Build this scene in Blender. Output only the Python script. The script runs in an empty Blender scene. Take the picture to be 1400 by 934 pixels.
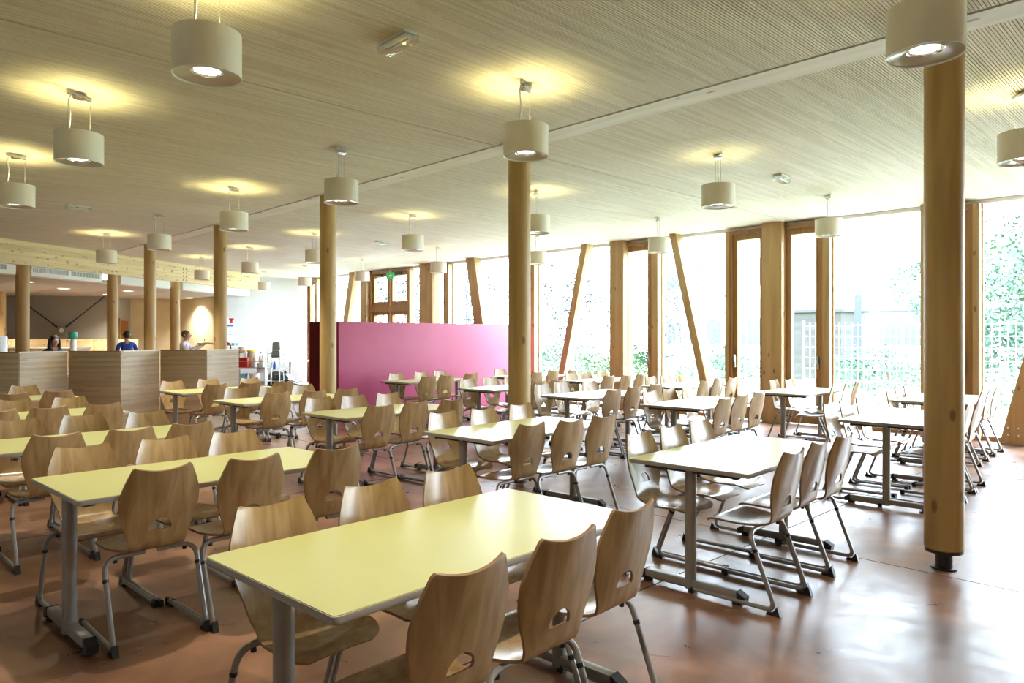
import bpy, bmesh, math, random
from mathutils import Vector, Matrix
random.seed(7)
C = bpy.context.scene.collection
SC = bpy.context.scene
PI = math.pi

# ------------------------------------------------------------------ camera
cam_d = bpy.data.cameras.new('camera'); cam = bpy.data.objects.new('camera', cam_d); C.objects.link(cam)
cam_d.sensor_width = 36; cam_d.lens = 36*978/1400; cam_d.shift_y = -6/1400; cam_d.clip_start = .05; cam_d.clip_end = 500
TH = math.radians(45.6)                       # the +X direction lies 45.6 degrees right of the view
cam.location = (0, 0, 1.5); cam.rotation_euler = (PI/2, 0, TH - PI/2)
SC.camera = cam
# ------------------------------------------------------------------ world (bright hazy summer sky)
W = bpy.data.worlds.new('sky'); SC.world = W; W.use_nodes = True
wt = W.node_tree; wt.nodes.clear()
wo = wt.nodes.new('ShaderNodeOutputWorld'); wb = wt.nodes.new('ShaderNodeBackground')
wtc = wt.nodes.new('ShaderNodeTexCoord'); wsx = wt.nodes.new('ShaderNodeSeparateXYZ'); wr = wt.nodes.new('ShaderNodeValToRGB')
wt.links.new(wtc.outputs['Generated'], wsx.inputs[0]); wt.links.new(wsx.outputs['Z'], wr.inputs[0])
wr.color_ramp.elements[0].color = (.90, .955, 1, 1); wr.color_ramp.elements[1].color = (.66, .82, 1, 1)
wt.links.new(wr.outputs[0], wb.inputs[0]); wb.inputs[1].default_value = 20.
wt.links.new(wb.outputs[0], wo.inputs[0])
SC.view_settings.view_transform = 'Standard'; SC.view_settings.look = 'None'
SC.view_settings.exposure = 0.46; SC.view_settings.gamma = 1; SC.view_settings.use_curve_mapping = False
SC.cycles.max_bounces = 8; SC.cycles.diffuse_bounces = 5; SC.cycles.glossy_bounces = 4
SC.cycles.transparent_max_bounces = 12; SC.cycles.transmission_bounces = 4
SC.cycles.caustics_reflective = False; SC.cycles.caustics_refractive = False; SC.cycles.sample_clamp_indirect = 16
SC.cycles.use_denoising = True; SC.cycles.use_guiding = True

# sampling guide for the daylight that enters through the glazed front (gives off no light of its own)
pl = bpy.data.lights.new('daylight_portal', 'AREA'); pl.shape = 'RECTANGLE'; pl.size = 26.6; pl.size_y = 3.5; pl.cycles.is_portal = True
po = bpy.data.objects.new('daylight_portal', pl); C.objects.link(po); po.matrix_world = Matrix(((0, 0, 1, 12.33), (1, 0, 0, 9.2), (0, 1, 0, 1.74), (0, 0, 0, 1)))
# ------------------------------------------------------------------ materials
def nodes(m): return m.node_tree.nodes, m.node_tree.links
def mat(name, col, rough=.5, metal=0., spec=.5, emit=None, es=0.):
    m = bpy.data.materials.new(name); m.use_nodes = True
    b = m.node_tree.nodes['Principled BSDF']
    b.inputs['Base Color'].default_value = (*col, 1); b.inputs['Roughness'].default_value = rough
    b.inputs['Metallic'].default_value = metal; b.inputs['Specular IOR Level'].default_value = spec
    if emit: b.inputs['Emission Color'].default_value = (*emit, 1); b.inputs['Emission Strength'].default_value = es
    return m
def varied(name, c1, c2, scale=(4, 4, 4), rough=.5, metal=0., detail=4, rr=.1, spec=.5, bump=0., objrand=0., space='Object'):
    """noise between two colours, with a little roughness variation; objrand shifts it from object to object"""
    m = mat(name, c1, rough, metal, spec); n, l = nodes(m); b = n['Principled BSDF']
    tc = n.new('ShaderNodeTexCoord'); mp = n.new('ShaderNodeMapping'); mp.inputs['Scale'].default_value = scale
    l.new(tc.outputs[space], mp.inputs[0])
    if objrand:
        oi = n.new('ShaderNodeObjectInfo'); ml = n.new('ShaderNodeMath'); ml.operation = 'MULTIPLY'; ml.inputs[1].default_value = 37.
        cb = n.new('ShaderNodeCombineXYZ'); l.new(oi.outputs['Random'], ml.inputs[0])
        for i in range(3): l.new(ml.outputs[0], cb.inputs[i])
        l.new(cb.outputs[0], mp.inputs['Location'])
    ns = n.new('ShaderNodeTexNoise'); ns.inputs['Scale'].default_value = 1; ns.inputs['Detail'].default_value = detail
    ns.inputs['Distortion'].default_value = .6
    l.new(mp.outputs[0], ns.inputs['Vector'])
    cr = n.new('ShaderNodeValToRGB'); cr.color_ramp.elements[0].color = (*c1, 1); cr.color_ramp.elements[1].color = (*c2, 1)
    cr.color_ramp.elements[0].position = .32; cr.color_ramp.elements[1].position = .68
    l.new(ns.outputs['Fac'], cr.inputs[0]); out = cr.outputs[0]
    if objrand:
        hs = n.new('ShaderNodeHueSaturation'); mr = n.new('ShaderNodeMapRange')
        mr.inputs[3].default_value = 1-objrand; mr.inputs[4].default_value = 1+objrand
        l.new(oi.outputs['Random'], mr.inputs[0]); l.new(mr.outputs[0], hs.inputs['Value']); l.new(out, hs.inputs['Color']); out = hs.outputs[0]
    l.new(out, b.inputs['Base Color'])
    mr2 = n.new('ShaderNodeMapRange'); mr2.inputs[3].default_value = max(.02, rough-rr); mr2.inputs[4].default_value = rough+rr
    l.new(ns.outputs['Fac'], mr2.inputs[0]); l.new(mr2.outputs[0], b.inputs['Roughness'])
    if bump:
        bp = n.new('ShaderNodeBump'); bp.inputs['Strength'].default_value = bump; bp.inputs['Distance'].default_value = .01
        l.new(ns.outputs['Fac'], bp.inputs['Height']); l.new(bp.outputs[0], b.inputs['Normal'])
    return m
def timber(name, c1, c2, axis='z', knots=True, rough=.55, grain=14, spec=.4, objrand=.06, ks=1., kt=1.):
    """soft wood: stretched grain noise plus dark round knots"""
    sc = {'z': (grain, grain, .7), 'x': (.7, grain, grain), 'y': (grain, .7, grain)}[axis]
    m = varied(name, c1, c2, sc, rough, 0, 5, .05, spec, 0, objrand); n, l = nodes(m); b = n['Principled BSDF']
    if knots:
        src = b.inputs['Base Color'].links[0].from_socket
        tc = n.new('ShaderNodeTexCoord'); mp = n.new('ShaderNodeMapping')
        mp.inputs['Scale'].default_value = tuple(v*ks for v in {'z': (6, 6, 2.6), 'x': (2.6, 6, 6), 'y': (6, 2.6, 6)}[axis])
        oi = n.new('ShaderNodeObjectInfo'); ml = n.new('ShaderNodeMath'); ml.operation = 'MULTIPLY'; ml.inputs[1].default_value = 19.
        cb = n.new('ShaderNodeCombineXYZ'); l.new(oi.outputs['Random'], ml.inputs[0])
        for i in range(3): l.new(ml.outputs[0], cb.inputs[i])
        l.new(cb.outputs[0], mp.inputs['Location'])
        vo = n.new('ShaderNodeTexVoronoi'); vo.inputs['Scale'].default_value = 1
        l.new(tc.outputs['Object'], mp.inputs[0]); l.new(mp.outputs[0], vo.inputs['Vector'])
        cr = n.new('ShaderNodeValToRGB'); cr.color_ramp.elements[0].position = .08*kt; cr.color_ramp.elements[1].position = .14*kt
        cr.color_ramp.elements[0].color = (.7, .7, .7, 1); cr.color_ramp.elements[1].color = (0, 0, 0, 1)
        mx = n.new('ShaderNodeMix'); mx.data_type = 'RGBA'
        mx.inputs['B'].default_value = (c1[0]*.3, c1[1]*.24, c1[2]*.2, 1)
        l.new(vo.outputs['Distance'], cr.inputs[0]); l.new(cr.outputs[0], mx.inputs['Factor'])
        l.new(src, mx.inputs['A']); l.new(mx.outputs['Result'], b.inputs['Base Color'])
    return m
def strips(name, ca, cb_, run='x', across='y', pitch=.021, length=.95, rough=.7, lines=0.):
    """narrow laths: each lath length gets its own tone"""
    m = mat(name, ca, rough); n, l = nodes(m); b = n['Principled BSDF']
    tc = n.new('ShaderNodeTexCoord'); sx = n.new('ShaderNodeSeparateXYZ'); l.new(tc.outputs['Object'], sx.inputs[0])
    def mth(op, a, v=None):
        k = n.new('ShaderNodeMath'); k.operation = op; l.new(a, k.inputs[0])
        if v is not None:
            if isinstance(v, float): k.inputs[1].default_value = v
            else: l.new(v, k.inputs[1])
        return k.outputs[0]
    A = sx.outputs[across.upper()]; R = sx.outputs[run.upper()]
    row = mth('FLOOR', mth('DIVIDE', A, float(pitch)))
    wn = n.new('ShaderNodeTexWhiteNoise'); wn.noise_dimensions = '1D'; l.new(row, wn.inputs['W'])
    seg = mth('FLOOR', mth('ADD', mth('DIVIDE', R, float(length)), mth('MULTIPLY', wn.outputs['Value'], 7.3)))
    cv = n.new('ShaderNodeCombineXYZ'); l.new(row, cv.inputs[0]); l.new(seg, cv.inputs[1])
    w2 = n.new('ShaderNodeTexWhiteNoise'); w2.noise_dimensions = '2D'; l.new(cv.outputs[0], w2.inputs['Vector'])
    cr = n.new('ShaderNodeValToRGB'); cr.color_ramp.elements[0].color = (*ca, 1); cr.color_ramp.elements[1].color = (*cb_, 1)
    l.new(w2.outputs['Value'], cr.inputs[0]); l.new(cr.outputs[0], b.inputs['Base Color'])
    if lines:
        fr = mth('FRACT', mth('DIVIDE', A, float(pitch))); bp = n.new('ShaderNodeBump'); bp.inputs['Distance'].default_value = .004
        bp.inputs['Strength'].default_value = lines
        pk = mth('GREATER_THAN', fr, .25); l.new(pk, bp.inputs['Height']); l.new(bp.outputs[0], b.inputs['Normal'])
    return m

M = {}
M['beech'] = timber('beech_plywood', (.325, .195, .080), (.49, .33, .158), 'z', False, .22, 20, .5, .07)
M['ply_edge'] = mat('plywood_edge', (.30, .17, .08), .5)
M['steel'] = varied('grey_painted_steel', (.29, .28, .265), (.33, .32, .30), (6, 6, 6), .36, .3, 2, .04)
M['steel_dark'] = mat('charcoal_steel', (.045, .045, .05), .45, .3)
M['chrome'] = mat('bright_metal', (.7, .7, .7), .18, 1)
M['rubber'] = varied('black_plastic', (.012, .012, .013), (.02, .02, .02), (20, 20, 20), .42)
M['laminate'] = varied('pale_lime_laminate', (.70, .715, .27), (.74, .75, .30), (1.5, 1.5, 1.5), .29, 0, 3, .03, 1.); M['laminate'].node_tree.nodes['Principled BSDF'].inputs['IOR'].default_value = 2.1
M['edge'] = mat('grey_edge_band', (.46, .43, .40), .4)
M['pine'] = timber('pine_column', (.41, .265, .10), (.57, .40, .175), 'z', True, .45, 9)
M['glulam'] = timber('glulam_beam', (.72, .56, .28), (.86, .72, .43), 'x', True, .5, 10, .4, .1, 1.9, 1.7)
M['post'] = timber('facade_timber', (.42, .275, .12), (.55, .38, .195), 'z', True, .5, 9)
M['joinery'] = timber('window_joinery', (.30, .155, .055), (.42, .235, .095), 'z', False, .42, 12)
M['slat'] = strips('whitewashed_slats', (.67, .61, .49), (.82, .77, .655))
M['flushbeam'] = timber('whitewashed_beam', (.66, .62, .53), (.78, .74, .66), 'y', True, .6, 8)
M['void'] = mat('ceiling_void_felt', (.09, .083, .07), .95)
M['partA'] = strips('partition_weave', (.38, .285, .18), (.50, .39, .265), 'x', 'z', .024, .9, .4, .5)
M['white_wall'] = varied('white_plaster', (.62, .635, .65), (.66, .675, .69), (3, 3, 3), .8, bump=.03)
M['cream_wall'] = varied('cream_plaster', (.70, .65, .46), (.76, .71, .52), (2, 2, 2), .8)
M['grey_wall'] = varied('grey_wall', (.36, .352, .33), (.42, .41, .385), (1, 1, 1), .8)
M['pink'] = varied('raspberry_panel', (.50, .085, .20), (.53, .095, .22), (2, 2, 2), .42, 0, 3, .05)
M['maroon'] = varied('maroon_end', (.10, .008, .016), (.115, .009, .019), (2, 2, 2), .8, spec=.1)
M['white'] = mat('white_paint', (.82, .82, .80), .5)
M['low_ceiling'] = varied('kitchen_ceiling', (.50, .50, .49), (.55, .55, .54), (3, 3, 3), .8)
M['shade'] = mat('off_white_shade', (.88, .855, .75), .35)
M['reflector'] = mat('lamp_reflector', (.85, .85, .85), .12, .9)
M['acrylic'] = mat('lamp_bottom_disc', (.55, .53, .48), .12, 0, .6)
M['bulb'] = mat('lit_lamp', (1, 1, 1), .5, emit=(1, .93, .75), es=3.2)
M['glow'] = mat('orange_pilot_lamp', (1, .6, .2), .5, emit=(1, .5, .12), es=4)
M['downlight'] = mat('downlight_glow', (1, 1, 1), .5, emit=(1, .88, .66), es=5)
M['black'] = mat('matt_black', (.01, .01, .012), .5)
M['red_plastic'] = mat('red_plastic', (.5, .02, .02), .35)
M['yellow_plastic'] = mat('yellow_plastic', (.8, .6, .02), .4)
M['blue_plastic'] = mat('blue_plastic', (.03, .12, .6), .35)
M['cyan_plastic'] = mat('cyan_plastic', (.15, .5, .7), .35)
M['green_plastic'] = mat('green_plastic', (.05, .35, .25), .35)
M['white_plastic'] = mat('white_plastic', (.85, .85, .86), .35)
M['grey_plastic'] = mat('grey_plastic', (.22, .23, .23), .4)
M['tan'] = mat('tan_cloth', (.55, .42, .28), .8)
M['bag'] = varied('black_bin_bag', (.008, .009, .012), (.02, .022, .03), (9, 9, 9), .22, 0, 4, .1, .7, .6)
M['skin'] = varied('skin', (.50, .29, .20), (.55, .33, .23), (6, 6, 6), .5)
M['hair'] = varied('dark_hair', (.015, .01, .008), (.035, .02, .014), (30, 30, 8), .5)
M['hair_brown'] = varied('brown_hair', (.10, .055, .03), (.16, .09, .05), (30, 30, 8), .5)
M['blue_cloth'] = varied('blue_cloth', (.02, .07, .42), (.03, .09, .5), (8, 8, 8), .8)
M['dark_cloth'] = varied('dark_cloth', (.012, .012, .016), (.03, .03, .036), (8, 8, 8), .8)
M['white_cloth'] = varied('white_cloth', (.75, .75, .8), (.83, .83, .87), (8, 8, 8), .8)
M['lip'] = mat('lips', (.35, .10, .09), .5)
M['eyewhite'] = mat('eye_white', (.8, .8, .78), .3)
M['brick_orange'] = timber('oak_door', (.22, .08, .02), (.32, .13, .04), 'z', False, .5, 10)
M['green_sign'] = mat('green_exit_sign', (.02, .45, .12), .4, emit=(.05, .6, .2), es=.25)
# floor: red-brown stained polished concrete
def floor_mat():
    m = varied('stained_concrete', (.19, .092, .05), (.40, .21, .125), (1.3, 1.3, 1.3), .3, 0, 4, .0, .75); n, l = nodes(m); b = n['Principled BSDF']
    tc = n.new('ShaderNodeTexCoord'); n2 = n.new('ShaderNodeTexNoise'); n2.inputs['Scale'].default_value = 4.2; n2.inputs['Detail'].default_value = 4; n2.inputs['Roughness'].default_value = .6; n2.inputs['Distortion'].default_value = 1.
    mp2 = n.new('ShaderNodeMapping'); mp2.inputs['Location'].default_value = (.3, .2, .37); l.new(tc.outputs['Object'], mp2.inputs[0]); l.new(mp2.outputs[0], n2.inputs['Vector'])
    n['Mapping'].inputs['Location'].default_value = (.1, .4, .43); n['Color Ramp'].color_ramp.elements[0].position = .40; n['Color Ramp'].color_ramp.elements[1].position = .62
    mr = n.new('ShaderNodeMapRange'); mr.inputs[1].default_value = .25; mr.inputs[2].default_value = .75; mr.inputs[3].default_value = .25; mr.inputs[4].default_value = .40
    l.new(n2.outputs['Fac'], mr.inputs[0]); l.new(mr.outputs[0], b.inputs['Roughness'])
    src = b.inputs['Base Color'].links[0].from_socket
    mx = n.new('ShaderNodeMix'); mx.data_type = 'RGBA'; mx.blend_type = 'MULTIPLY'; mx.inputs['Factor'].default_value = .5
    cr = n.new('ShaderNodeValToRGB'); cr.color_ramp.elements[0].color = (.55, .5, .47, 1); cr.color_ramp.elements[1].color = (1, 1, 1, 1)
    cr.color_ramp.elements[0].position = .36; cr.color_ramp.elements[1].position = .6
    l.new(n2.outputs['Fac'], cr.inputs[0]); l.new(src, mx.inputs['A']); l.new(cr.outputs[0], mx.inputs['B']); l.new(mx.outputs['Result'], b.inputs['Base Color'])
    return m
M['floor'] = floor_mat()
M['joint'] = mat('saw_cut_joint', (.05, .035, .03), .8)
for k_ in ('bulb', 'glow', 'downlight', 'green_sign'): M[k_].cycles.emission_sampling = 'NONE'
def glass_mat(name, tint=(.93, .97, 1)):
    m = bpy.data.materials.new(name); m.use_nodes = True; n, l = nodes(m); n.clear()
    o = n.new('ShaderNodeOutputMaterial'); mx = n.new('ShaderNodeMixShader'); t = n.new('ShaderNodeBsdfTransparent'); g = n.new('ShaderNodeBsdfGlossy')
    f = n.new('ShaderNodeFresnel'); ge = n.new('ShaderNodeNewGeometry'); mr = n.new('ShaderNodeMapRange')
    mr.inputs[3].default_value = 1.45; mr.inputs[4].default_value = 1/1.45; l.new(ge.outputs['Backfacing'], mr.inputs[0]); l.new(mr.outputs[0], f.inputs[0]); t.inputs[0].default_value = (*tint, 1); g.inputs['Roughness'].default_value = .02
    l.new(f.outputs[0], mx.inputs[0]); l.new(t.outputs[0], mx.inputs[1]); l.new(g.outputs[0], mx.inputs[2]); l.new(mx.outputs[0], o.inputs[0])
    return m
M['glass'] = glass_mat('window_glass'); M['clear'] = glass_mat('clear_plastic', (.9, .93, .9))
M['leaf'] = varied('leaves', (.012, .042, .018), (.04, .10, .04), (2, 2, 2), .5, objrand=.2)
M['pale_leaf'] = varied('grey_green_leaves', (.012, .017, .017), (.026, .034, .032), (2, 2, 2), .6, objrand=.2); M['pale_bark'] = varied('pale_bark', (.45, .43, .40), (.6, .58, .55), (4, 4, 1), .9)
M['bark'] = varied('bark', (.10, .07, .05), (.2, .15, .1), (4, 4, 1), .9)
M['grass'] = varied('lawn', (.20, .30, .10), (.32, .40, .18), (.6, .6, .6), .9)
M['gravel'] = varied('pale_terrace', (.74, .73, .70), (.82, .81, .78), (2, 2, 2), .8)
M['pale_render'] = varied('pale_render', (.66, .68, .72), (.72, .74, .78), (.5, .5, .5), .8)
M['far_glass'] = mat('far_window', (.085, .10, .13), .3); M['dark_paint'] = mat('dark_grey_paint', (.04, .045, .055), .6)
M['slate_boards'] = strips('grey_cladding', (.035, .03, .028), (.06, .053, .05), 'y', 'z', .16, 2.4, .7, .6)
M['wire'] = mat('white_wire', (.8, .82, .8), .4, .2)

# ------------------------------------------------------------------ mesh helpers
class MB:
    def __init__(s): s.bm = bmesh.new()
    def box(s, c, d, rot=None):
        v = []
        for z in (-1, 1):
            for x, y in ((-1, -1), (1, -1), (1, 1), (-1, 1)):
                p = Vector((x*d[0]/2, y*d[1]/2, z*d[2]/2))
                if rot: p = rot @ p
                v.append(s.bm.verts.new(Vector(c)+p))
        for f in ((3, 2, 1, 0), (4, 5, 6, 7), (0, 1, 5, 4), (1, 2, 6, 5), (2, 3, 7, 6), (3, 0, 4, 7)): s.bm.faces.new([v[i] for i in f])
        return s
    def span(s, x0, x1, y0, y1, z0, z1): return s.box(((x0+x1)/2, (y0+y1)/2, (z0+z1)/2), (abs(x1-x0), abs(y1-y0), abs(z1-z0)))
    def tube(s, pts, r, n=10, cap=True, sq=1.):
        pts = [Vector(p) for p in pts]; rings = []; up = None
        for i, p in enumerate(pts):
            t = (pts[min(i+1, len(pts)-1)]-pts[max(i-1, 0)]).normalized()
            if up is None: up = Vector((0, 0, 1)) if abs(t.z) < .9 else Vector((1, 0, 0))
            a = t.cross(up).normalized(); b = a.cross(t).normalized(); up = b
            rr = r[i] if isinstance(r, (list, tuple)) else r
            rings.append([s.bm.verts.new(p + a*math.cos(k*2*PI/n)*rr + b*math.sin(k*2*PI/n)*rr*sq) for k in range(n)])
        for i in range(len(rings)-1):
            for k in range(n): s.bm.faces.new([rings[i][k], rings[i][(k+1) % n], rings[i+1][(k+1) % n], rings[i+1][k]])
        if cap: s.bm.faces.new(rings[0][::-1]); s.bm.faces.new(rings[-1])
        return s
    def lathe(s, prof, n=32, c=(0, 0, 0), close=False):
        c = Vector(c); rings = []
        for r, z in prof: rings.append([s.bm.verts.new(c+Vector((r*math.cos(k*2*PI/n), r*math.sin(k*2*PI/n), z))) for k in range(n)] if r > 1e-6 else [s.bm.verts.new(c+Vector((0, 0, z)))])
        if close: rings.append(rings[0])
        for a, b in zip(rings, rings[1:]):
            for k in range(n):
                q = [a[k % len(a)], a[(k+1) % len(a)], b[(k+1) % len(b)], b[k % len(b)]]; u = []
                for v in q:
                    if v not in u: u.append(v)
                if len(u) > 2:
                    try: s.bm.faces.new(u)
                    except ValueError: pass
        return s
    def prism(s, poly, d, origin=(0, 0, 0), ax=(1, 0, 0), ay=(0, 0, 1)):
        """extrude the outline poly (in ax, ay) by vector d"""
        o = Vector(origin); ax = Vector(ax); ay = Vector(ay); d = Vector(d)
        a = [s.bm.verts.new(o+ax*p[0]+ay*p[1]) for p in poly]; b = [s.bm.verts.new(v.co+d) for v in a]; n = len(a)
        s.bm.faces.new(a[::-1]); s.bm.faces.new(b)
        for k in range(n): s.bm.faces.new([a[k], a[(k+1) % n], b[(k+1) % n], b[k]])
        return s
    def sphere(s, c, r, n=16, m=10):
        rx, ry, rz = r if isinstance(r, tuple) else (r, r, r); P = []
        for i in range(m+1):
            t = PI*i/m; P.append((math.sin(t), -math.cos(t)))
        b0 = len(s.bm.verts); before = set(s.bm.verts)
        s.lathe(P, n)
        for v in s.bm.verts:
            if v not in before: v.co = Vector((v.co.x*rx+c[0], v.co.y*ry+c[1], v.co.z*rz+c[2]))
        return s
    def mesh(s, name, m, smooth=35, bevel=0.):
        bmesh.ops.recalc_face_normals(s.bm, faces=s.bm.faces)
        if bevel:
            ed = [e for e in s.bm.edges if len(e.link_faces) == 2 and e.calc_face_angle(0) > .6]
            bmesh.ops.bevel(s.bm, geom=ed, offset=bevel, segments=2, affect='EDGES', profile=.6)
        me = bpy.data.meshes.new(name); s.bm.to_mesh(me); s.bm.free()
        for k in (m if isinstance(m, (list, tuple)) else [m]): me.materials.append(k)
        if smooth:
            for p in me.polygons: p.use_smooth = True
            me.set_sharp_from_angle(angle=math.radians(smooth))
        return me
    def build(s, name, m, parent=None, smooth=35, bevel=0., kind=None, loc=None):
        o = bpy.data.objects.new(name, s.mesh(name, m, smooth, bevel)); C.objects.link(o)
        if parent: o.parent = parent
        if loc: o.location = loc
        if kind: o['kind'] = kind
        return o
def tag(o, label=None, cat=None, group=None, kind=None):
    if label: o['label'] = label
    if cat: o['category'] = cat
    if group: o['group'] = group
    if kind: o['kind'] = kind
    return o
def empty(name, loc=(0, 0, 0), rz=0., parent=None):
    o = bpy.data.objects.new(name, None); C.objects.link(o); o.location = loc; o.rotation_euler = (0, 0, rz); o.empty_display_size = .1
    if parent: o.parent = parent
    return o
def kids(o): return [k for k in C.objects if k.parent == o]
CH = {}
def copy_tree(o, parent=None):
    c = o.copy(); C.objects.link(c)
    if parent: c.parent = parent
    for ch in CH.get(o.name, ()): copy_tree(ch, c)
    return c
def proto_done(o):
    for k in C.objects:
        if k.parent: 
            CH.setdefault(k.parent.name, [])
            if k not in CH[k.parent.name]: CH[k.parent.name].append(k)
def fillet(pts, rad, n=5):
    pts = [Vector(p) for p in pts]; out = [pts[0]]
    for i in range(1, len(pts)-1):
        a, b, c = pts[i-1], pts[i], pts[i+1]; r = rad[i-1] if isinstance(rad, (list, tuple)) else rad
        u = (a-b); v = (c-b); lu = min(r, u.length*.48); lv = min(r, v.length*.48); p0 = b+u.normalized()*lu; p1 = b+v.normalized()*lv
        for k in range(n+1):
            t = k/n; out.append(p0*(1-t)**2+b*2*t*(1-t)+p1*t*t)
    out.append(pts[-1]); return out

DEL = math.radians(2.67)                      # the tables stand 2.67 degrees off the building grid
cD, sD = math.cos(DEL), math.sin(DEL)
def tw(x, y): return (x*cD-y*sD, x*sD+y*cD)

H = 3.5; GX = 12.2; PX = 11.95                # ceiling height, glass plane, face of the facade posts
# ================================================================== SETTING
f = MB().span(-4.1, 12.25, -4.1, 36.5, -.12, -.012).build('floor', M['joint'], smooth=0, kind='structure')
FX = [-4, 5.082, 9.104, 12.25]; FY = [-4, -1.34, 2.494, 6.354, 10.204, 14.06, 17.9, 22., 36.5]
for i in range(3):
    for k in range(8): MB().span(FX[i]+.005, FX[i+1]-.005, FY[k]+.005, FY[k+1]-.005, -.012, 0).build('slab', M['floor'], f, smooth=0)
ceil = MB().span(-4, 12.3, -4, 24, H+.05, H+.2).build('ceiling', M['void'], smooth=0, kind='structure')
sl = MB(); y = -4.; p = .021
verts = []; faces = []
def slatbox(x0, x1, y0, y1, z0, z1):
    b = len(verts); verts.extend([(x0, y0, z1), (x0, y0, z0), (x0, y1, z0), (x0, y1, z1), (x1, y0, z1), (x1, y0, z0), (x1, y1, z0), (x1, y1, z1)])
    faces.extend([(b, b+4, b+5, b+1), (b+1, b+5, b+6, b+2), (b+2, b+6, b+7, b+3), (b, b+1, b+2, b+3), (b+4, b+7, b+6, b+5)])
N = int((23.3+4)/p)
for i in range(N):
    y0 = -4+i*p+.0025
    if abs(y0-5.45) < .012: continue
    slatbox(-4, 5.10, y0, y0+.0162, H, H+.022); slatbox(5.40, 12.2, y0, y0+.0162, H, H+.022)
me = bpy.data.meshes.new('ceiling_slats'); me.from_pydata(verts, [], faces); me.materials.append(M['slat'])
so = bpy.data.objects.new('ceiling_slats', me); C.objects.link(so); so.parent = ceil; so['kind'] = 'stuff'
MB().span(5.125, 5.40, -4, 22.4, H-.004, H+.06).build('trim_1', M['flushbeam'], kind='structure')
MB().span(12.15, 12.3, -4, 22.7, 3.44, H+.05).build('trim_2', M['white'], smooth=0, kind='structure')

# walls behind and beside the camera (solid, unseen; the back one dark timber to lessen bounced light)
def wall_with_openings(name, axis, pos, a0, a1, holes, z0=-.12, z1=H+.05, th=.2, m=None):
    mb = MB(); cur = a0
    def put(u0, u1, w0, w1):
        if u1-u0 < 1e-3: return
        if axis == 'x': mb.span(pos-th/2, pos+th/2, u0, u1, w0, w1)
        else: mb.span(u0, u1, pos-th/2, pos+th/2, w0, w1)
    for h0, h1, w0, w1 in holes:
        put(cur, h0, z0, z1); put(h0, h1, z0, w0); put(h0, h1, w1, z1); cur = h1
    put(cur, a1, z0, z1)
    return mb.build(name, m or M['white_wall'], smooth=0, kind='structure')
BACK_HOLES = []
LEFT_HOLES = []
wall_with_openings('wall_back', 'y', -4.1, -4.2, 12.4, BACK_HOLES, m=M['post'])
wall_with_openings('wall_left', 'x', -4.1, -4.2, 36.4, LEFT_HOLES)
wn = [0]
def window(parts):
    wn[0] += 1; e = empty('window_%d' % wn[0]); e['kind'] = 'structure'
    for nm, mb, m in parts: mb.build(nm, m, e, bevel=0.)
    return e
for h in BACK_HOLES:
    window([('pane', MB().span(h[0], h[1], -4.11, -4.10, h[2], h[3]), M['glass']),
            ('frame', MB().span(h[0], h[0]+.06, -4.14, -4.06, h[2], h[3]).span(h[1]-.06, h[1], -4.14, -4.06, h[2], h[3]).span(h[0]+.06, h[1]-.06, -4.14, -4.06, h[2], h[2]+.06).span(h[0]+.06, h[1]-.06, -4.14, -4.06, h[3]-.06, h[3]), M['joinery'])])
for h in LEFT_HOLES:
    window([('pane', MB().span(-4.11, -4.10, h[0], h[1], h[2], h[3]), M['glass']),
            ('frame', MB().span(-4.14, -4.06, h[0], h[0]+.06, h[2], h[3]).span(-4.14, -4.06, h[1]-.06, h[1], h[2], h[3]).span(-4.14, -4.06, h[0]+.06, h[1]-.06, h[2], h[2]+.06).span(-4.14, -4.06, h[0]+.06, h[1]-.06, h[3]-.06, h[3]), M['joinery'])])

# ------------------------------------------------------------------ glazed facade (plane x = 12.2)
def post(y0, y1, label, x0=PX, x1=12.28):
    e = MB().span(x0, x1, y0, y1, .012, H).build('facade_post', M['post'], bevel=.006)
    MB().span(x0-.006, x1, y0-.006, y1+.006, 0, .012).build('base_plate', M['steel'], e, smooth=0)
    return tag(e, label, 'post', 'timber posts of the glazed front')
post(5.56, 5.92, 'wide pine facade post between two narrow opening windows, right of the middle')
post(8.93, 9.28, 'wide pine facade post left of the narrow window behind the far tables')
post(3.02, 3.40, 'pine facade post almost hidden behind the nearest round column')
post(11.85, 12.15, 'pine facade post behind the second round column')
post(15.27, 15.86, 'pine facade post seen over the pink wall, right of the double door')
post(18.50, 18.80, 'pine facade post seen over the pink wall, left of the double door')
post(-.8, -.45, 'pine facade post beyond the right edge of the view')
def fixed(y0, y1):
    return window([('pane', MB().span(GX-.006, GX+.006, y0+.02, y1-.02, .06, 3.44), M['glass']),
                   ('sill', MB().span(GX-.04, GX+.06, y0, y1, 0, .06), M['joinery']),
                   ('bead', MB().span(GX-.02, GX+.03, y0, y0+.02, .06, 3.44).span(GX-.02, GX+.03, y1-.02, y1, .06, 3.44), M['post'])])
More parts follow.
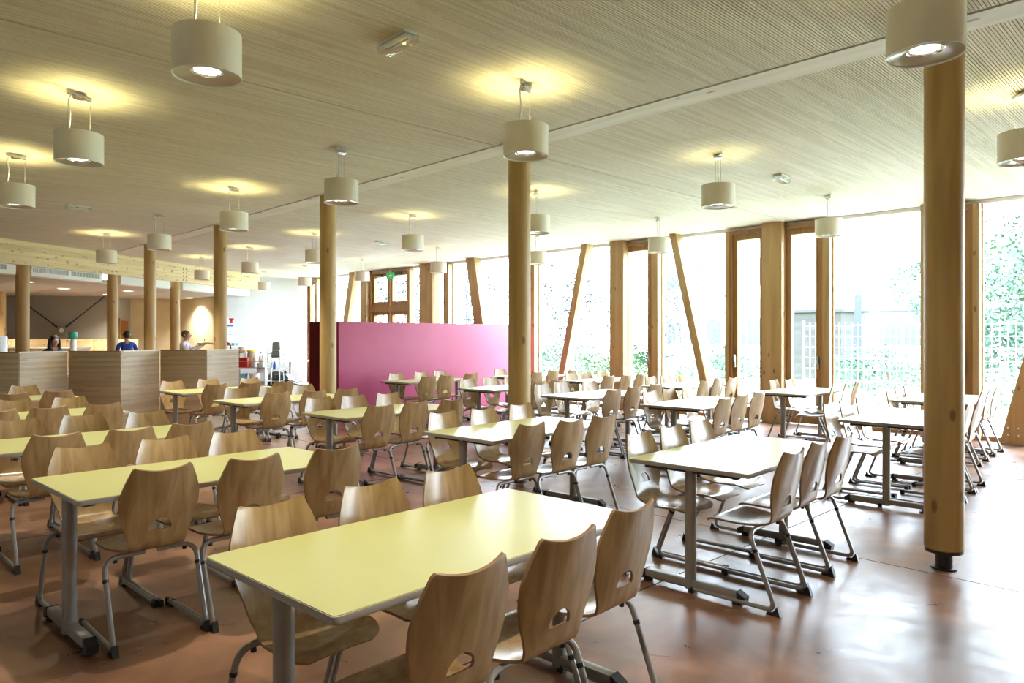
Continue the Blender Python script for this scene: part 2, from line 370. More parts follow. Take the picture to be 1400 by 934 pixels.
def leaf(y0, y1, handle=None, mull=None):
    """opening leaf between y0 and y1 with its outer jambs"""
    j = .05; s = .085; a, b = y0+j, y1-j
    parts = [('jamb', MB().span(GX-.14, GX+.06, y0, a, 0, 3.44), M['joinery']), ('jamb', MB().span(GX-.14, GX+.06, b, y1, 0, 3.44), M['joinery']),
             ('head_rail', MB().span(GX-.14, GX+.06, a, b, 3.38, 3.44), M['joinery']),
             ('sash', MB().span(GX-.09, GX+.03, a+.006, a+s, .02, 3.37).span(GX-.09, GX+.03, b-s, b-.006, .02, 3.37).span(GX-.09, GX+.03, a+s, b-s, 3.27, 3.37).span(GX-.09, GX+.03, a+s, b-s, .02, .24), M['joinery']),
             ('pane', MB().span(GX-.03, GX-.018, a+s, b-s, .24, 3.27), M['glass'])]
    if handle: parts.append(('handle', MB().box((GX-.12, handle, 1.05), (.04, .03, .2)).box((GX-.15, handle, 1.12), (.03, .03, .12)), M['chrome']))
    e = window(parts)
    if mull: MB().span(GX-.16, GX+.08, mull[0], mull[1], 0, 3.44).build('mullion', M['post'], e)
    return e
fixed(-.45, 2.66); leaf(2.74, 3.40, 2.86, (2.66, 2.74))
fixed(3.40, 4.79); leaf(4.90, 5.60, 4.98, (4.79, 4.90)); leaf(5.90, 6.60, 6.50, (6.60, 6.68))
fixed(6.68, 8.15); leaf(8.30, 9.05, 8.36, (8.15, 8.30)); fixed(9.20, 11.55); leaf(11.72, 12.0, None, (11.55, 11.72))
fixed(12.15, 14.7); leaf(14.86, 15.4, None, (14.70, 14.86)); fixed(15.8, 16.5); fixed(18.55, 21.6); leaf(21.75, 22.3, None, (21.6, 21.75))
fixed(-4, -.45)
# double door behind the pink wall
dr = empty('door_1'); dr['kind'] = 'structure'
for y0, y1 in ((16.55, 17.45), (17.5, 18.4)):
    for z0, z1 in ((.02, 2.25), (2.42, 3.38)):
        MB().span(GX-.09, GX+.03, y0, y0+.1, z0, z1).span(GX-.09, GX+.03, y1-.1, y1, z0, z1).span(GX-.09, GX+.03, y0+.1, y1-.1, z1-.1, z1).span(GX-.09, GX+.03, y0+.1, y1-.1, z0, z0+.12).build('door_leaf', M['joinery'], dr)
        MB().span(GX-.03, GX-.018, y0+.1, y1-.1, z0+.12, z1-.1).build('pane', M['glass'], dr)
MB().span(GX-.14, GX+.06, 16.45, 16.55, 0, 3.44).span(GX-.14, GX+.06, 18.4, 18.5, 0, 3.44).span(GX-.14, GX+.06, 16.55, 18.4, 3.38, 3.44).span(GX-.14, GX+.06, 16.55, 18.4, 2.25, 2.42).build('door_frame', M['joinery'], dr)
for yy in (16.7, 17.7): MB().box((GX-.13, yy+.3, 3.33), (.05, .3, .05)).build('door_closer', M['steel_dark'], dr)
# leaning braces
def brace(ybot, ytop, w, label, dp=.22, lean=0.):
    poly = [(ybot-w/2, .02), (ybot+w/2, .02), (ytop+w/2, H), (ytop-w/2, H)]
    e = MB().prism(poly, (dp, 0, 0), (11.9, 0, 0), (0, 1, 0), (0, 0, 1)).build('timber_brace', M['post'], bevel=.005)
    MB().span(11.88, 11.9+dp+.02, ybot-w/2-.02, ybot+w/2+.02, 0, .02).build('base_plate', M['steel'], e, smooth=0)
    for i in (-1, 1):
        for k in (0, 1): MB().box((11.896, ybot+i*.06, .14+.1*k), (.02, .02, .02)).build('bolt', M['chrome'], e, smooth=0)
    return tag(e, label, 'brace', 'leaning braces of the glazed front')
brace(2.22, 1.42, .33, 'leaning pine brace at the right edge, on a steel base plate')
brace(6.90, 7.72, .15, 'slim pine brace leaning left at its top, between the two wide facade posts')
brace(10.75, 9.93, .17, 'slim pine brace leaning right at its top, beside the pink wall')
brace(13.0, 13.68, .33, 'broad pine brace rising over the right end of the pink wall')
brace(20.1, 19.22, .28, 'pine brace rising over the left end of the pink wall')
# exit sign over the double door
e = empty('exit_sign', (GX-.2, 17.3, 3.28)); tag(e, 'small green illuminated exit sign over the double door', 'sign')
MB().box((0, 0, 0), (.05, .34, .17)).build('housing', M['green_sign'], e)
MB().prism([(-.10, -.012), (.03, -.012), (.03, -.045), (.10, 0), (.03, .045), (.03, .012), (-.10, .012)], (-.004, 0, 0), (-.025, 0, 0), (0, -1, 0)).build('arrow', M['white_plastic'], e, smooth=0)
MB().span(-.02, .02, -.02, .02, .085, .22).build('bracket', M['white_plastic'], e)

# ------------------------------------------------------------------ end wall and kitchen shell
def wallseg(name, p, q, z0, z1, m, th=.12, kind='structure', parent=None, sk=0):
    p = Vector((*p, 0)); q = Vector((*q, 0)); d = (q-p).normalized(); n_ = Vector((-d.y, d.x, 0))
    mb = MB(); a = [p, q, q+n_*th, p+n_*th]
    mb.prism([(v.x, v.y) for v in a], (0, 0, z1-z0), (0, 0, z0), (1, 0, 0), (0, 1, 0))
    return mb.build(name, m, parent, smooth=0, kind=kind)
wallseg('wall_end', (9.45, 23.15), (12.3, 22.55), 0, H+.06, M['white_wall'])
wallseg('wall_kitchen_right', (9.29, 25.75), (9.53, 23.1), 0, 2.86, M['cream_wall'], -.12)
wallseg('wall_kitchen_back', (7.8, 26.65), (9.29, 25.75), 0, 2.86, M['cream_wall'])
wallseg('wall_kitchen_recess', (6.8, 25.15), (7.8, 26.65), 0, 2.86, M['grey_wall'])
wallseg('wall_kitchen_left', (-4.2, 35.92), (6.8, 25.15), 0, 2.86, M['grey_wall'])
D2 = empty('door_2'); D2['kind'] = 'structure'
dv = (Vector((7.8, 26.65, 0))-Vector((6.8, 25.15, 0))).normalized()
for nm, a0, a1, z1, m, off in (('door_leaf', .75, 1.5, 2.05, M['brick_orange'], .03), ('door_frame', .66, .75, 2.12, M['joinery'], .05)):
    P = Vector((6.8, 25.15, 0)); wallseg(nm, (P+dv*a0).xy, (P+dv*a1).xy, 0, z1, m, -off, None, D2)
B0 = Vector((2.70, 17.427, 0)); BD = (Vector((10.295, 22.11, 0))-B0); BL = BD.length; BD.normalize(); BN = Vector((-BD.y, BD.x, 0)); BA = math.atan2(BD.y, BD.x)
kc = MB().prism([(-4.05, 13.75), (10.0, 22.38), (9.6, 25.9), (6.9, 27), (-1.0, 33), (-4.2, 36.1)], (0, 0, .1), (0, 0, 2.80), (1, 0, 0), (0, 1, 0)).build('ceiling_kitchen', M['low_ceiling'], smooth=0, kind='structure')
for k in range(5): MB().span(2+k*1.3, 2.01+k*1.3, 19.5+k*.5, 26-.2*k, 2.797, 2.80).build('panel_joint', M['steel'], kc, smooth=0)
# big glulam beam over the kitchen front
gb = empty('glulam_beam', (B0.x, B0.y, 3.0), BA); tag(gb, 'long knotty glulam beam over the kitchen front, hung from the slatted ceiling', 'beam')
for k in range(5): MB().span(-8, BL, 0, .2, k*.1+(.0015 if k else 0), k*.1+.0985).build('lamella', M['glulam'], gb, bevel=.002)
for i in range(2):
    for k in range(4): MB().tube([(5.35+i*.12, -.012, .06+k*.1), (5.35+i*.12, .0, .06+k*.1)], .022, 8).build('bolt_head', M['steel'], gb)
# air units and white panels below the beam
def bp(t, off=0., z=0.): v = B0+BD*t*BL+BN*off; return Vector((v.x, v.y, z))
def under(t0, t1, label, grilles, name):
    e = empty(name, bp(t0, .06, 2.79), BA); L = (t1-t0)*BL
    MB().span(0, L, 0, .3, 0, .205).build('casing', M['white'], e, bevel=.004)
    for g0, g1 in grilles:
        MB().span(g0*L, g1*L, -.006, .01, .085, .185).build('grille', M['steel'], e, smooth=0)
        k = 0; x = g0*L+.02
        while x < g1*L-.02: MB().span(x, x+.012, -.014, -.004, .09, .18).build('louvre', M['white'], e, smooth=0); x += .085
    return tag(e, label, 'air unit' if grilles else 'panel')
under(.085, .295, 'white air conditioning unit with two long grilles under the knotty beam', [(.02, .5), (.54, .96)], 'air_unit')
under(-.3, .045, 'white air conditioning unit with grille at the left edge under the beam', [(.1, .93)], 'air_unit')
under(.36, .552, 'plain white fascia panel under the beam, right of the second kitchen column', [], 'fascia_panel')
under(.605, .95, 'plain white fascia panel under the far end of the beam', [], 'fascia_panel')

# ------------------------------------------------------------------ round timber columns
def column(x, y, h, label, r=.1155, group='round timber columns'):
    e = empty('timber_column', (x, y, 0)); tag(e, label, 'column', group)
    MB().lathe([(0, .13), (r-.008, .13), (r, .14), (r, h), (0, h)], 40).build('shaft', M['pine'], e)
    MB().lathe([(0, .112), (r-.004, .112), (r-.004, .13), (0, .13)], 40).build('steel_plate', M['steel_dark'], e)
    MB().lathe([(0, .0), (.075, 0), (.075, .01), (.05, .012), (.05, .112), (0, .112)], 24).build('steel_foot', M['steel_dark'], e)
    return e
for yy, lb in ((1.355, 'nearest round pine column on a short steel foot, right side of the hall'),
               (5.25, 'second round pine column, standing in front of the pink wall end'),
               (9.10, 'third round pine column, covering the corner of the pink wall'),
               (12.85, 'fourth round pine column, behind the right end of the woven partition'),
               (16.60, 'fifth round pine column, farthest of the row along the white ceiling strip')):
    column(5.25, yy, H-.004, lb)
for t, lb in ((.066, 'left of three round columns carrying the knotty kitchen beam'), (.335, 'middle of three round columns carrying the knotty kitchen beam'), (.577, 'right of three round columns carrying the knotty kitchen beam')):
    v = bp(t, .1); column(v.x, v.y, 3.0, lb, .125, 'columns under the kitchen beam')
column(3.9, 25.0, 2.8, 'round pine column deep in the kitchen, at the left edge', .12, 'columns under the kitchen beam')

# ------------------------------------------------------------------ pink wall
pw = empty('pink_partition', (6.75, 11.5, 0)); tag(pw, 'raspberry pink free-standing partition wall with a dark end return', 'partition')
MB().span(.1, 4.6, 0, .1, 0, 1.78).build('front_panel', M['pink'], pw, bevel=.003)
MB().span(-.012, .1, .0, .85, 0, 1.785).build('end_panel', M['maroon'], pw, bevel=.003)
MB().span(0, 4.6, .1, .85, 1.70, 1.775).build('top_panel', M['pink'], pw, bevel=.003)
MB().span(4.5, 4.6, .1, .85, 0, 1.70).build('end_panel', M['pink'], pw, bevel=.003)
MB().span(0, 4.6, .85, .9, 0, 1.78).build('rear_panel', M['pink'], pw, bevel=.003)

# ------------------------------------------------------------------ zigzag woven partition
zz = empty('zigzag_partition', (0, 0, 0)); tag(zz, 'zigzag wooden screen with fine horizontal weave in front of the kitchen', 'partition')
zp = [(.60, 11.55), (1.40, 12.02), (2.00, 11.55), (2.68, 12.02), (3.25, 11.55), (3.95, 12.02), (4.50, 11.55), (5.215, 11.98)]
zx = [p_[0] for p_ in zp]; zy = [p_[1] for p_ in zp]
for i in range(7):
    a = Vector((zx[i], zy[i], 0)); b = Vector((zx[i+1], zy[i+1], 0)); d = b-a; L = d.length; an = math.atan2(d.y, d.x)
    o = MB().span(.008, L-.008, 0, .04, .03, 1.285).build('panel', M['partA'], zz, bevel=.003)
    o.location = a; o.rotation_euler = (0, 0, an)
    o2 = MB().span(0, L, -.004, .05, 1.285, 1.30).build('top_rail', M['ply_edge' if i % 2 else 'flushbeam'], zz); o2.location = a; o2.rotation_euler = (0, 0, an)
    o3 = MB().span(0, L, .005, .035, 0, .03).build('plinth', M['steel_dark'], zz, smooth=0); o3.location = a; o3.rotation_euler = (0, 0, an)

# ================================================================== TABLES
def make_table():
    t = empty('dining_table'); L, D = 1.51, .786
    r = .02
    def rr(l, d, k=5):
        out = []
        for cx, cy, a0 in ((l/2-r, d/2-r, 0), (-l/2+r, d/2-r, 90), (-l/2+r, -d/2+r, 180), (l/2-r, -d/2+r, 270)):
            for i in range(k): a = math.radians(a0+90*i/(k-1)); out.append((cx+r*math.cos(a), cy+r*math.sin(a)))
        return out
    MB().prism(rr(L-.006, D-.006), (0, 0, .003), (0, 0, .7475), (1, 0, 0), (0, 1, 0)).build('tabletop', M['laminate'], t, smooth=0)
    eb = MB(); eb.prism(rr(L, D), (0, 0, .0235), (0, 0, .7245), (1, 0, 0), (0, 1, 0)).build('edge_band', M['edge'], t, bevel=.003)
    for s in (-1, 1):
        x = s*(L/2-.075)
        lg = MB().tube([(x, 0, .02), (x, 0, .715)], .033, 20).build('leg', M['steel'], t)
        MB().box((x, 0, .715), (.05, .56, .025)).build('bracket', M['steel_dark'], lg)
        for q in (-1, 1): MB().box((x, q*.285, .714), (.052, .03, .03)).build('bracket_cap', M['rubber'], lg)
        ft = MB().box((x, 0, .052), (.052, .60, .045)).build('foot', M['steel'], t, bevel=.008)
        for q in (-1, 1):
            MB().prism([(0, .02), (.045, .012), (.05, .05), (.0, .078)], (.056, 0, 0), (x-.028, q*.297, 0), (0, q, 0)).build('foot_cap', M['rubber'], ft)
            MB().lathe([(0, 0), (.03, 0), (.03, .012), (.012, .016), (.012, .03), (0, .03)], 14, (x, q*.29, 0)).build('leveller', M['rubber'], ft)
    MB().box((0, .0, .712), (L-.24, .04, .03)).build('rail', M['steel_dark'], t)
    return t
ROW = ['row nearest the camera', 'second row from the camera', 'third row from the camera', 'row along the windows']
ORD = ['first', 'second', 'third', 'fourth', 'fifth']
TABLES = {'00': (1.075, 1.65), '01': (1.04, 3.675), '02': (1.0, 5.52), '03': (1.15, 7.72), '04': (1.39, 10.0), '10': (3.735, 1.71), '11': (3.675, 3.605),
          '12': (3.78, 5.60), '13': (3.80, 7.62), '14': (3.96, 9.66), '20': (6.785, 1.484), '21': (6.82, 3.62), '22': (7.0, 5.24), '23': (7.15, 6.98), '24': (7.42, 9.21),
          '30': (9.32, 1.71), '31': (9.4, 3.47), '32': (9.45, 5.27), '33': (9.65, 6.98), '34': (9.75, 8.87)}
tp = make_table(); proto_done(tp); tcount = 0
for k, (x, y) in TABLES.items():
    o = tp if tcount == 0 else copy_tree(tp); tcount += 1
    cx, cy = tw(x+.755, y+.393); o.location = (cx, cy, 0); o.rotation_euler = (0, 0, DEL)
    a, b = int(k[0]), int(k[1])
    tag(o, 'pale lime dining table, %s from the right in the %s' % (ORD[b], ROW[a]), 'table', 'lime dining tables')

# ================================================================== CHAIRS
def lerp(tab, s):
    for i in range(len(tab)-1):
        a, b = tab[i], tab[i+1]
        if s <= b[0]:
            t = (s-a[0])/(b[0]-a[0]); t2 = t*t*(3-2*t) if False else t
            return [u+(v-u)*t2 for u, v in zip(a[1:], b[1:])]
    return list(tab[-1][1:])
def crom(pts, n):
    out = []
    P = [pts[0]]+pts+[pts[-1]]
    for i in range(1, len(P)-2):
        for k in range(n):
            t = k/n; r = []
            for d in range(len(P[0])):
                p0, p1, p2, p3 = P[i-1][d], P[i][d], P[i+1][d], P[i+2][d]
                r.append(.5*((2*p1)+(-p0+p2)*t+(2*p0-5*p1+4*p2-p3)*t*t+(-p0+3*p1-3*p2+p3)*t**3))
            out.append(r)
    out.append(list(pts[-1])); return out
def shell_mesh():
    # y forward, z, half width, edge wrap (forward offset of the side edges), top dip weight
    rows = [(-.002, .874, .128, .018, 1.0), (.000, .866, .139, .019, .95), (.004, .845, .148, .021, .8), (.014, .79, .170, .026, .35), (.026, .73, .186, .028, .1), (.040, .66, .184, .027, 0),
            (.056, .59, .166, .022, 0), (.070, .535, .146, .014, 0), (.084, .495, .135, .006, 0), (.108, .466, .131, -.002, 0), (.145, .451, .137, -.006, 0), (.20, .443, .162, -.012, 0),
            (.27, .441, .186, -.016, 0), (.34, .447, .195, -.014, 0), (.40, .453, .192, -.008, 0), (.44, .452, .180, .0, 0), (.462, .444, .163, .004, 0), (.474, .434, .130, .004, 0)]
    R = crom(rows, 3); n = 18; bm = bmesh.new(); th = .0115; G = []
    for i, r in enumerate(R):
        a = R[max(i-1, 0)]; b = R[min(i+1, len(R)-1)]; t = Vector((0, b[0]-a[0], b[1]-a[1])).normalized(); nn = Vector((0, -t.z, t.y))  # towards the sitter
        row = []
        for j in range(n+1):
            u = -1+2*j/n; p = Vector((u*r[2], r[0], r[1]))
            p.z -= .022*r[4]*(1-u*u)
            w = r[3]*(u*u)
            if i < 27: p += Vector((0, w, 0))
            else: p += Vector((0, 0, -w if w > 0 else -w))
            row.append((p, nn))
        G.append(row)
    F = [[bm.verts.new(p) for p, q in row] for row in G]; B = [[bm.verts.new(p-q*th*(1 if q.y > -.2 or True else 1)) for p, q in row] for row in G]
    m_ = len(G)
    for i in range(m_-1):
        for j in range(n):
            bm.faces.new([F[i][j], F[i][j+1], F[i+1][j+1], F[i+1][j]]); bm.faces.new([B[i][j], B[i+1][j], B[i+1][j+1], B[i][j+1]])
        for j, sgn in ((0, 1), (n, -1)):
            q = [F[i][j], F[i+1][j], B[i+1][j], B[i][j]]; fc = bm.faces.new(q if sgn > 0 else q[::-1]); fc.material_index = 1
    for i in (0, m_-1):
        for j in range(n):
            q = [F[i][j], F[i][j+1], B[i][j+1], B[i][j]]; fc = bm.faces.new(q if i else q[::-1]); fc.material_index = 1
    bmesh.ops.recalc_face_normals(bm, faces=bm.faces)
    me = bpy.data.meshes.new('seat_shell'); bm.to_mesh(me); bm.free(); me.materials.append(M['beech']); me.materials.append(M['ply_edge'])
    # half-moon hand hole
    hp = [(-.050, .553), (.050, .553), (.054, .560)]
    for k in range(1, 10): a = PI*k/10; hp.append((.053*math.cos(a), .563+.050*math.sin(a)))
    hp.append((-.054, .560))
    cut = MB().prism(hp, (0, .3, 0), (0, -.1, 0)).build('cutter', M['ply_edge'])
    tmp = bpy.data.objects.new('tmp', me); C.objects.link(tmp)
    md = tmp.modifiers.new('b', 'BOOLEAN'); md.object = cut; md.operation = 'DIFFERENCE'; md.solver = 'EXACT'
    dg = bpy.context.evaluated_depsgraph_get(); me2 = bpy.data.meshes.new_from_object(tmp.evaluated_get(dg))
    bpy.data.objects.remove(tmp); bpy.data.objects.remove(cut)
    for p in me2.polygons: p.use_smooth = True
    me2.set_sharp_from_angle(angle=math.radians(40)); me2.name = 'seat_shell'
    return me2
def make_chair():
    t = empty('dining_chair')
    sh = bpy.data.objects.new('seat_shell', shell_mesh()); C.objects.link(sh); sh.parent = t
    for sx in (-1, 1):
        for yy in (.16, .34):
            MB().lathe([(.007, 0), (.005, .003), (0, .004)], 8, (sx*.085, yy, .4445 if yy < .2 else .4435)).build('screw', M['chrome'], sh)
    for s in (-1, 1):
        pts = fillet([(s*.03, .18, .424), (s*.219, .177, .424), (s*.217, .025, .026), (s*.214, .54, .026)], [.075, .06], 7)
        lg = MB().tube(pts, .0125, 10).build('leg', M['steel'], t)
        a = Vector((s*.219, .177, .424)); b = Vector((s*.217, .025, .026)); d = b-a
        p = a+d*.225; q = a+d*.265
        MB().tube([p, q], .0145, 10).build('collar', M['rubber'], lg)
        MB().prism([(-.005, 0), (.075, 0), (.07, .014), (.035, .02), (.012, .055)], (.03, 0, 0), (s*.216-.015, 0, 0), (0, 1, 0)).build('heel_cap', M['rubber'], lg)
        MB().tube([(s*.214, .515, .026), (s*.214, .548, .026)], .0145, 10).box((s*.214, .53, .008), (.026, .035, .016)).build('toe_cap', M['rubber'], lg)
        MB().tube([(s*.165, .178, .412), (s*.165, .178, .396)], .011, 8).build('stop', M['rubber'], lg)
    return t
CHAIRS = {
'00': ([(1.38, 1.43), (1.82, 1.43), (2.29, 1.49)], [(1.38, 2.56), (1.86, 2.58), (2.32, 2.59)]),
'01': ([(1.40, 3.62), (1.85, 3.57), (2.34, 3.545)], [(1.35, 4.70), (1.81, 4.68), (2.26, 4.685)]),
'02': ([(1.40, 5.36), (1.84, 5.31), (2.27, 5.34)], [(1.44, 6.56), (1.90, 6.59), (2.34, 6.44)]),
'03': ([(1.50, 7.47), (1.90, 7.51), (2.36, 7.52)], [(1.88, 8.68), (2.36, 8.62)]),
'04': ([(2.09, 9.68), (2.55, 9.71)], [(2.51, 11.10)]),
'10': ([(4.00, 1.555), (4.48, 1.585), (4.86, 1.565)], [(4.03, 2.62), (4.50, 2.655), (4.96, 2.68)]),
'11': ([(3.95, 3.46), (4.34, 3.40), (4.77, 3.40)], [(4.04, 4.58), (4.48, 4.54), (5.02, 4.58)]),
'12': ([(4.07, 5.45), (4.54, 5.50), (4.98, 5.46)], [(4.13, 6.64), (4.52, 6.58), (4.98, 6.58)]),
'13': ([(4.18, 7.55), (4.65, 7.52), (5.09, 7.50)], [(4.23, 8.69), (4.66, 8.61), (5.08, 8.55)]),
'14': ([(4.37, 9.52), (4.86, 9.53), (5.33, 9.46)], [(4.24, 10.70), (4.81, 10.80), (5.37, 10.59)]),
'20': ([(7.33, 1.40), (7.80, 1.405), (8.30, 1.41)], [(7.07, 2.46), (7.54, 2.47), (8.05, 2.47)]),
'21': ([(7.01, 3.45), (7.51, 3.50), (7.93, 3.49)], [(7.24, 4.55), (7.81, 4.63), (8.13, 4.55)]),
'22': ([(7.21, 5.00), (7.77, 5.07), (8.40, 5.14)], [(7.37, 6.33), (7.89, 6.43), (8.34, 6.25)]),
'23': ([(7.43, 6.77), (7.88, 6.78), (8.34, 6.81)], [(7.54, 7.97), (8.09, 8.02), (8.61, 8.06)]),
'24': ([(7.59, 8.89), (8.09, 9.01), (8.74, 9.09)], [(7.83, 10.10), (8.42, 10.12), (8.97, 10.23)]),
'30': ([(10.0, 1.66), (10.48, 1.665), (10.96, 1.66)], [(9.61, 2.61), (10.04, 2.63), (10.40, 2.62)]),
'31': ([(9.87, 3.35), (10.31, 3.33), (10.80, 3.31)], [(10.42, 4.41), (10.80, 4.33)]),
'32': ([(9.69, 5.09), (10.13, 5.10), (10.68, 5.14)], [(9.95, 6.23), (10.31, 6.17), (10.83, 6.20)]),
'33': ([(9.75, 6.86), (10.20, 6.81), (10.57, 6.76)], [(10.0, 7.89), (10.53, 7.97), (10.89, 7.87)]),
'34': ([(9.97, 8.62), (10.57, 8.73), (10.95, 8.54)], [(10.33, 9.95)]),
}
TURN = {('31', 0, 0): 17, ('31', 0, 1): 17, ('31', 0, 2): 4, ('22', 1, 2): -6, ('00', 1, 0): 2, ('12', 0, 1): 3, ('13', 1, 1): -4}
cp = make_chair(); proto_done(cp); cc = 0
POS = ['left', 'middle', 'right']
for k, (Fs, Bs) in CHAIRS.items():
    a, b = int(k[0]), int(k[1])
    for side, L in ((0, Fs), (1, Bs)):
        for i, q in enumerate(L):
            o = cp if cc == 0 else copy_tree(cp); cc += 1
            x, y = tw(*q); o.location = (x, y, 0)
            an = DEL+(PI if side else 0)+math.radians(TURN.get((k, side, i), random.uniform(-1.5, 1.5))); o.rotation_euler = (0, 0, an)
            if k == '31' and side == 0 and i < 2: o.location = (x+.02, y, 0)
            pos = POS[i] if len(L) == 3 else (POS[i] if len(L) == 2 and k not in ('03', '04') else ('middle', 'right')[i] if len(L) == 2 else 'only')
            tag(o, 'beech chair, %s on %s side of %s table in %s' % (pos, 'far' if side else 'near', ORD[b], ROW[a]), 'chair', 'beech chairs around the tables')

# ================================================================== PENDANT LAMPS
LAMPS = [(1.55, 3.97, 1., 'hanging nearest at top left'), (1.57, 6.68, 1., 'second of the left line'), (1.6, 9.4, 1., 'third of the left line, at the left edge'),
 (4.03, 1.124, .6, 'hanging right before the nearest column'), (4.03, 3.96, 1., 'hanging in front of the second column'), (4.03, 6.71, 0, 'unlit above, in front of the third column'),
 (4.04, 9.44, 1., 'in front of the fourth column'), (4.06, 12.38, 0, 'in front of the fifth column'), (4.06, 15.3, 1., 'over the kitchen side, before the knotty beam'),
 (7.05, 1.25, .8, 'at the right edge beyond the nearest column'), (7.1, 4.02, .35, 'third line, right of the second column'), (7.12, 6.78, .7, 'third line, just right of the second column'),
 (7.06, 9.54, .7, 'third line, over the middle of the pink wall'), (6.9, 12.46, .7, 'third line, half behind the third column'), (6.97, 15.45, .7, 'third line, right of the fourth column'),
 (6.95, 18.14, .7, 'third line, small before the knotty beam'), (10.26, 4.09, .1, 'window line, before the narrow window of the wide post'), (10.2, 6.88, 0, 'window line, before the slim mullion left of the leaning brace'),
 (10.14, 9.64, .1, 'window line, low behind the second column'), (9.97, 12.52, .2, 'window line, over the right part of the pink wall'), (10.04, 15.7, .3, 'window line, left of the double door'),
 (9.83, 18.3, .3, 'window line, beside the white end wall'), (9.8, 20.75, .4, 'window line, farthest before the beam end'), (1.55, 1.2, 1., 'left line, out of view above the camera'), (10.3, 1.3, .2, 'window line, out of view at the right')]
def make_lamp():
    t = empty('pendant_lamp'); z0 = -.57; h = .235; R = .178
    MB().lathe([(R, z0), (R, z0+h), (R-.004, z0+h), (R-.004, z0)], 48, close=True).build('shade', M['shade'], t)
    MB().lathe([(R-.001, z0-.003), (R+.002, z0-.003), (R+.002, z0+.006), (R-.001, z0+.006)], 48, close=True).build('rim', M['white_plastic'], t)
    MB().lathe([(R-.005, z0+.006), (.085, z0+.02), (.085, z0+.024), (R-.005, z0+.01)], 40, close=True).build('bottom_disc', M['acrylic'], t)
    MB().lathe([(.085, z0+.02), (.075, z0+.06), (.05, z0+.11), (.045, z0+.11), (.07, z0+.065), (.08, z0+.024)], 32, close=True).build('reflector', M['reflector'], t)
    MB().lathe([(0, z0+.022), (.03, z0+.023), (.062, z0+.034), (.066, z0+.05), (.05, z0+.085), (0, z0+.085)], 24).build('bulb', M['bulb'], t)
    cn = MB().lathe([(0, -.045), (.045, -.045), (.05, -.04), (.05, -.028), (0, -.028)], 24).box((0, 0, -.018), (.24, .025, .03)).build('canopy', M['chrome'], t)
    for s in (-1, 1): MB().tube([(s*.115, 0, -.03), (s*.115, 0, z0+h-.01)], .0018, 6).build('wire', M['steel'], t)
    MB().tube([(s_*1., 0, z_) for s_, z_ in ()] or [(-.06, .02, -.03), (-.085, .025, -.08), (-.07, .02, -.18), (-.075, .02, -.26), (-.085, .025, z0+h-.01)], .0055, 8).build('cable', M['white_plastic'], t)
    MB().box((0, 0, z0+h-.02), (2*R-.01, .025, .006)).box((0, 0, z0+h-.02), (.025, 2*R-.01, .006)).build('spider', M['white_plastic'], t)
    return t
lp = make_lamp(); proto_done(lp)
def spot(name, loc, power, col, size, blend, rad, down=True, parent=None):
    d = bpy.data.lights.new(name, 'SPOT'); d.energy = power; d.color = col; d.spot_size = math.radians(size); d.spot_blend = blend; d.shadow_soft_size = rad
    o = bpy.data.objects.new(name, d); C.objects.link(o); o.location = loc
    if not down: o.rotation_euler = (PI, 0, 0)
    if parent: o.parent = parent
    return o
for i, (x, y, s, lb) in enumerate(LAMPS):
    o = lp if i == 0 else copy_tree(lp)
    o.location = (x, y, H); o.rotation_euler = (0, 0, random.choice((0.5, 0.75, 0.6))); tag(o, 'off-white drum pendant lamp, '+lb, 'lamp', 'drum pendant lamps')
    if s > .15: spot('uplight', (0, 0, -.36), 58*s, (1, .87, .36), 142, .9, .03, False, o)
    if x < 5: spot('downlight', (0, 0, -.56), 125 if x < 3 else (20 if y < 2 else 60 if y < 8 else 220) if x < 5 else 25, (1, .92, .76), 110, .8, .03, True, o)

# ------------------------------------------------------------------ emergency lights on the ceiling
def emergency(x, y, rz, label, lit=False):
    e = empty('emergency_light', (x, y, H), rz); tag(e, label, 'lamp', 'clear emergency lights on the ceiling')
    MB().box((0, 0, -.008), (.30, .105, .016)).build('base', M['white_plastic'], e, bevel=.003)
    MB().prism([(-.17, -.055), (.17, -.055), (.17, .055), (-.17, .055)], (0, 0, -.05), (0, 0, -.018), (1, 0, 0), (0, 1, 0)).build('cover', M['clear'], e, bevel=.006)
    MB().tube([(-.13, .0, -.042), (.13, .0, -.042)], .008, 10).build('tube', M['white_plastic'], e)
    MB().box((0, -.0, -.022), (.28, .09, .006)).build('reflector', M['white'], e)
    MB().sphere((-.03, -.03, -.036), .011, 10, 8).build('pilot_lamp', M['glow' if lit else 'grey_plastic'], e)
emergency(2.80, 3.95, PI/2-.02, 'clear box emergency light with orange glow near the top of the photo', True)
emergency(8.6, 4.0, .1, 'small clear emergency light before the window posts at right')
emergency(8.5, 12.55, .1, 'tiny clear emergency light above the pink wall')
emergency(2.9, 12.4, .1, 'tiny clear emergency light high over the woven partition')

# ================================================================== KITCHEN AND END WALL THINGS
def face_cam(x, y): return math.atan2(y, x)   # heading from the hall's corner
hc = math.atan2(math.sin(PI/2-0.0), 1)
